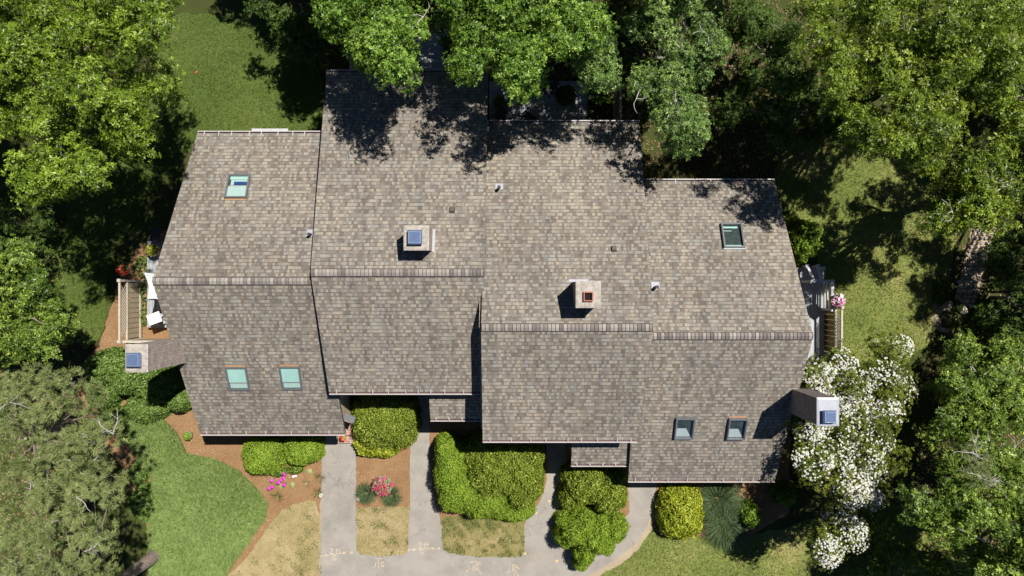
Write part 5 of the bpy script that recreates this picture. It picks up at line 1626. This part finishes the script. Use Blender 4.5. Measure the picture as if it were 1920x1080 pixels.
# magenta peony heads
for k, (px, py, lab) in enumerate(((533, 889, 'highest magenta bloom, tucked under the gap between boxwoods'), (531, 896, 'magenta bloom touching just below the highest one'), (527, 900, 'magenta bloom at the bottom of the row of three'), (522, 905, 'magenta bloom in the middle of the group'), (510, 901, 'magenta bloom at the left under the larger boxwood'), (532, 909, 'lone magenta bloom lowest on the right'), (505, 916, 'magenta bloom farthest to the lower left'), (510.5, 913, 'small magenta bloom beside the lower left one'))):
    c = P(px, py, .35); r = empty('peony_flower', (c[0], c[1], 0), lab, 'flower', 'magenta peony blooms')
    n = 90; d = nrm(rng.normal(size=(n, 3)) + np.array([0, 0, .4]))
    lv = Leaves(); lv.add(np.array([c[0], c[1], .35]) + d * .055 * rng.uniform(.6, 1.1, (n, 1)), nrm(d + rng.normal(size=(n, 3)) * .4), .07, .06, rng.random(n))
    lv.build('petals', MT['petal_magenta'], r)
    mb = MB(); mb.tube([(c[0], c[1], 0), (c[0], c[1], .33)], [.008, .006], 5); mb.build('stem', MT['core_stem'], r)


# pots and baskets
def flower_pot(px, py, R, h, pot, petal, label, z0=0.0, nfl=60, leafm='rhodo', name='flower_pot', cat='flower pot', dish=False):
    c = P(px, py, z0 + h); x, y = c[0], c[1]
    r = empty(name, (x, y, z0), label, cat)
    mb = MB()
    mb.lathe(x, y, [(0.001, z0), (R * .68, z0), (R * .95, z0 + h * .9), (R, z0 + h * .9), (R, z0 + h), (R * .86, z0 + h), (R * .84, z0 + h * .86), (0.0005, z0 + h * .87)], 22)
    mb.build('pot', MT[pot], r, smooth=False)
    lv = Leaves(); n = 260
    a = rng.uniform(0, 6.28, n); rr = np.sqrt(rng.random(n)) * R * 1.0
    zz = z0 + h + .05 + .16 * (1 - (rr / R) ** 2) * rng.uniform(.5, 1.1, n)
    lv.add(np.column_stack([x + rr * np.cos(a), y + rr * np.sin(a), zz]), nrm(np.column_stack([np.cos(a) * rr / R, np.sin(a) * rr / R, np.ones(n)]) + rng.normal(size=(n, 3)) * .45), .075, .04, rng.random(n))
    lv.build('leaves', MT[leafm], r)
    if petal:
        n = nfl; a = rng.uniform(0, 6.28, n); rr = np.sqrt(rng.random(n)) * R * 1.08
        zz = z0 + h + .10 + .16 * (1 - (rr / R) ** 2) * rng.uniform(.8, 1.15, n)
        pp = np.column_stack([x + rr * np.cos(a), y + rr * np.sin(a), zz])
        blossoms(r, pp, nrm(np.column_stack([np.cos(a) * .4, np.sin(a) * .4, np.ones(n)])), .042, MT[petal], 5)
    return r


flower_pot(717, 911, .40, .38, 'pot', 'petal_red', 'round grey pot of red flowers standing in the mulch between two paths', nfl=75)
flower_pot(231, 507, .20, .24, 'brown_wood', 'petal_scarlet', 'basket of scarlet flowers on the north end of the tan lattice fence', z0=1.35, nfl=45, name='flower_basket', cat='flower basket')
flower_pot(1570, 563, .25, .25, 'brown_wood', 'petal_mixed', 'basket of white and pink petunias on the north end of the brown fence', z0=1.35, nfl=90, name='flower_basket', cat='flower basket')
flower_pot(286, 469, .25, .42, 'terracotta', None, 'round pale pot of yellow green plants on the west deck', z0=.35, leafm='gold_leaf', name='plant_pot', cat='plant pot')
flower_pot(352, 817, .17, .26, 'pot', None, 'small round pot with a green rosette in the mulch at the southwest house corner', leafm='lime_leaf', name='plant_pot', cat='plant pot')
flower_pot(644, 821, .11, .2, 'terracotta', 'petal_scarlet', 'little pot of red flowers on the brick stoop', z0=.17, nfl=14)

# white garden tag, landscape stone
c = P(552, 893, .3); r = empty('plant_tag', (c[0], c[1], 0), 'blank white plant tag on a stake below the smaller boxwood', 'garden tag')
mb = MB(); q = [(-.10, -.06), (.09, -.02), (.10, .06), (-.09, .02)]
mb.hexa([(c[0] + a, c[1] + b, .30) for a, b in q], [(c[0] + a, c[1] + b, .312) for a, b in q]); mb.build('plate', MT['white'], r)
mb = MB(); mb.tube([(c[0], c[1], 0), (c[0], c[1], .299)], [.008, .008], 6); mb.build('stake', MT['dark_metal'], r)


def pebble(px, py, R, label, mat='stone', name='garden_stone', sq=.6):
    c = P(px, py, R * .5); mb = MB(); n, m = 12, 6
    ph = rng.uniform(0, 6.28, 4)
    ring = []
    for j in range(m + 1):
        t = math.pi * j / m
        ring.append([(c[0] + R * math.sin(t) * math.cos(2 * math.pi * i / n) * (1 + .14 * math.sin(2 * math.pi * i / n * 2 + ph[0])), c[1] + R * math.sin(t) * math.sin(2 * math.pi * i / n) * (1 + .12 * math.sin(2 * math.pi * i / n * 3 + ph[1])), R * sq * .5 - R * sq * math.cos(t) * .9) for i in range(n)])
    for j in range(m):
        for i in range(n):
            k = (i + 1) % n
            mb.face([ring[j][i], ring[j][k], ring[j + 1][k], ring[j + 1][i]])
    o = mb.build(name, MT[mat], None, smooth=True)
    tag(o, label, 'stone')


pebble(601, 929, .085, 'pale round stone at the corner of the path and mulch bed', 'offwhite')
pebble(672, 937, .07, 'pale flat stone at the mulch edge beside the red flower pot', 'offwhite')
pebble(1806, 581, .2, 'round tan boulder just below the foot of the stone path')
pebble(1783, 571, .14, 'small tan boulder left of the stone path foot')

# dry-laid stone path on the east side: one bed of stones nobody could count
poly = G2([(1832, 372), (1872, 380), (1866, 430), (1850, 490), (1838, 540), (1822, 578), (1790, 562), (1800, 520), (1812, 470), (1822, 420)])
tag(sheet('stone_path', ragged(poly, .2, .03, 31), .018, MT['dirt']), kind='structure')
A = np.array(poly); lo, hi = A.min(0), A.max(0)
V, Fc, Tn = [], [], []
y = lo[1]; lv = Leaves()
vs, ts = [], []
while y < hi[1]:
    x = lo[0] + rng.uniform(0, .1)
    rowh = rng.uniform(.14, .22)
    while x < hi[0]:
        w = rng.uniform(.14, .30)
        cxy = np.array([[x + w / 2, y + rowh / 2]])
        if inside(poly, cxy)[0]:
            m = 7; a0 = rng.uniform(0, 6.28)
            zt = rng.uniform(.06, .12)
            rim = [np.array([cxy[0, 0] + math.cos(a0 + 6.283 * i / m) * w * .46 * rng.uniform(.8, 1.1), cxy[0, 1] + math.sin(a0 + 6.283 * i / m) * rowh * .47 * rng.uniform(.8, 1.1)]) for i in range(m)]
            top = [(cxy[0] + (q - cxy[0]) * .78) for q in rim]
            t = rng.random()
            for i in range(m):
                j = (i + 1) % m
                vs.append(np.array([(*rim[i], .012), (*rim[j], .012), (*top[j], zt), (*top[i], zt)])); ts.append(t)
            cc = (*cxy[0], zt + .008)
            for i in range(0, m, 1):
                j = (i + 1) % m
                vs.append(np.array([(*top[i], zt), (*top[j], zt), cc, cc])); ts.append(t)
        x += w
    y += rowh
lv.V.append(np.concatenate(vs)); lv.T.append(np.array(ts))
st = lv.build('path_stones', MT['stones']); st['kind'] = 'stuff'

# single orange fallen leaf on the lawn
lv = Leaves(); c = P(367, 137, .05)
lv.add(np.array([[c[0], c[1], .06], [c[0] + .05, c[1] + .05, .065]]), np.array([[0, .1, 1.], [.1, 0, 1.]]), .10, .06, np.array([.8, 1.]))
o = lv.build('fallen_leaf', MT['petal_scarlet']); tag(o, 'single orange fallen leaf on the northwest lawn', 'leaf')


# ------------------------------------------------------------------ spray-paint marks on the path
def strokes(name, label, lines, w=.028, mat='paint', group='utility markings sprayed on the path'):
    mb = MB(); k = 0
    for ln in lines:
        for a, b in zip(ln[:-1], ln[1:]):
            p_, q_ = P(a[0], a[1], .024), P(b[0], b[1], .024)
            d = q_ - p_; L = np.linalg.norm(d)
            if L < 1e-6: continue
            d /= L; s = np.array([-d[1], d[0], 0]) * w / 2
            p_, q_ = p_ - d * w * .3, q_ + d * w * .3
            z = np.array([0, 0, .0004 * (k % 9)])
            mb.face([p_ - s + z, q_ - s + z, q_ + s + z, p_ + s + z]); k += 1
    o = mb.build(name, MT[mat]); tag(o, label, 'marking', group)
    return o


def disc(px, py, r, label, mat='paint_orange'):
    c = P(px, py, .025); n = 14
    mb = MB(); mb.face([(c[0] + r * math.cos(6.2832 * i / n) * (1 + .12 * math.sin(i * 2.3)), c[1] + r * math.sin(6.2832 * i / n), .025) for i in range(n)])
    tag(mb.build('paint_dot', MT[mat]), label, 'marking', 'paint dots on the path')


def gl_G(cx, cy, h, tilt=0.0):
    pts = [(.8, -.75), (.3, -1), (-.4, -.8), (-.75, -.1), (-.5, .7), (.1, 1), (.65, .7), (.7, .1), (.15, .1)]
    ca, sa = math.cos(tilt), math.sin(tilt)
    return [[(cx + (x * ca - y * sa) * h * .45, cy + (x * sa + y * ca) * h * .5) for x, y in pts]]


def gl_2(cx, cy, h):
    return [[(cx - .3 * h, cy - .3 * h), (cx, cy - .5 * h), (cx + .28 * h, cy - .25 * h), (cx - .3 * h, cy + .5 * h), (cx + .35 * h, cy + .45 * h)]]


def gl_ft(cx, cy, h):
    return [[(cx - .1 * h, cy + .5 * h), (cx - .1 * h, cy - .35 * h), (cx + .15 * h, cy - .5 * h)], [(cx - .3 * h, cy - .02 * h), (cx + .15 * h, cy - .05 * h)],
            [(cx + .5 * h, cy - .5 * h), (cx + .5 * h, cy + .45 * h), (cx + .65 * h, cy + .5 * h)], [(cx + .28 * h, cy - .12 * h), (cx + .75 * h, cy - .16 * h)]]


def arrow(x0, y0, x1, y1, both=True, a=6):
    L = [[(x0, y0), (x1, y1)]]
    d = math.atan2(y1 - y0, x1 - x0)
    for (x, y, s) in ([(x1, y1, 1)] + ([(x0, y0, -1)] if both else [])):
        for e in (2.75, -2.75):
            L.append([(x, y), (x + s * a * math.cos(d + e), y + s * a * math.sin(d + e))])
    return L


strokes('paint_marking', 'pale sprayed 2 ft with arrow and G across the west path', arrow(608, 1042, 648, 1036) + gl_2(622, 1033, 10) + gl_ft(632, 1033, 9) + gl_G(627, 1046, 9))
strokes('paint_marking', 'pale sprayed 2 ft with arrow and G across the path left of the big hedge', arrow(773, 1031, 815, 1028) + gl_2(788, 1022, 10) + gl_ft(797, 1022, 9) + gl_G(791, 1035, 9))
strokes('paint_marking', 'pale sprayed T shaped mark with G below the small dry lawn square', [[(704, 1048), (717, 1047)], [(709.5, 1048), (709.5, 1065)], [(704.5, 1054), (704.5, 1061), (699, 1064)]] + gl_G(717, 1058, 9))
strokes('paint_marking', 'pale sprayed glyph below the dry lawn, left of the pair', [[(880, 1054), (893, 1053), (901, 1058)], [(887, 1054), (886.5, 1071)], [(880, 1061), (878, 1068), (874, 1072)]] + gl_G(893, 1064, 10) + [[(898, 1070), (903, 1076)]])
strokes('paint_marking', 'pale sprayed glyph below the dry lawn, right of the pair', [[(955, 1058), (968, 1060), (974, 1067)], [(962, 1059), (961, 1071)], [(954, 1064), (955, 1071), (950, 1075)]] + gl_G(966, 1067, 9, .4) + [[(964, 1073), (965, 1079)], [(969, 1074), (972, 1081)]])
strokes('paint_marking', 'faded sprayed arrow slanting across the east path', arrow(992, 1040, 1034, 1051) + gl_2(1011, 1037, 9) + gl_G(1012, 1050, 9), mat='paint_faded')
for px, py, rr, lab in ((659, 1036, .055, 'paint dot at the corner of the small dry lawn square'), (602, 1043, .05, 'paint dot at the edge of the southwest dry lawn'), (767, 1031, .045, 'paint dot right of the small dry lawn square'), (823, 1028, .05, 'paint dot left of the big dry lawn'), (984, 1038, .05, 'paint dot at the southeast corner of the big dry lawn'), (1044, 1052, .055, 'orange paint dot at the tip of the ragged shrub shadow'), (1030, 940, .05, 'upper orange paint dot on the narrow east path'), (1006, 962, .04, 'lower orange paint dot on the narrow east path')):
    disc(px, py, rr, lab, 'paint_orange' if px > 980 else 'paint')

# ------------------------------------------------------------------ light, sky, camera
el = math.atan2(1.0, math.hypot(SUN.x, SUN.y)); az = math.atan2(SUN.x, SUN.y)
W = bpy.data.worlds.new('World'); S.world = W; W.use_nodes = True
nt = W.node_tree; bg = nt.nodes['Background']
sky = nt.nodes.new('ShaderNodeTexSky'); sky.sky_type = 'NISHITA'; sky.sun_disc = False
sky.altitude = 1500; sky.air_density = 0.7; sky.dust_density = 0.1; sky.ozone_density = 6.0
sky.sun_elevation = el; sky.sun_rotation = az
nt.links.new(sky.outputs[0], bg.inputs[0]); bg.inputs[1].default_value = 0.05
L = bpy.data.lights.new('sun', 'SUN'); L.energy = 5.0; L.angle = math.radians(.5); L.color = (1.0, .955, .88)
lo = bpy.data.objects.new('sun', L); lo.rotation_euler = SUN.to_track_quat('Z', 'Y').to_euler(); lo.location = (20, 20, 40); COL.objects.link(lo)
cam = bpy.data.cameras.new('camera'); cam.lens = 24; cam.sensor_width = 36; cam.clip_end = 300
co = bpy.data.objects.new('camera', cam); co.location = (0, 0, H); co.rotation_euler = (0, 0, 0); COL.objects.link(co)
S.camera = co
vs_ = S.view_settings
vs_.view_transform = 'Standard'; vs_.look = 'None'; vs_.exposure = 0.4; vs_.gamma = 1.0
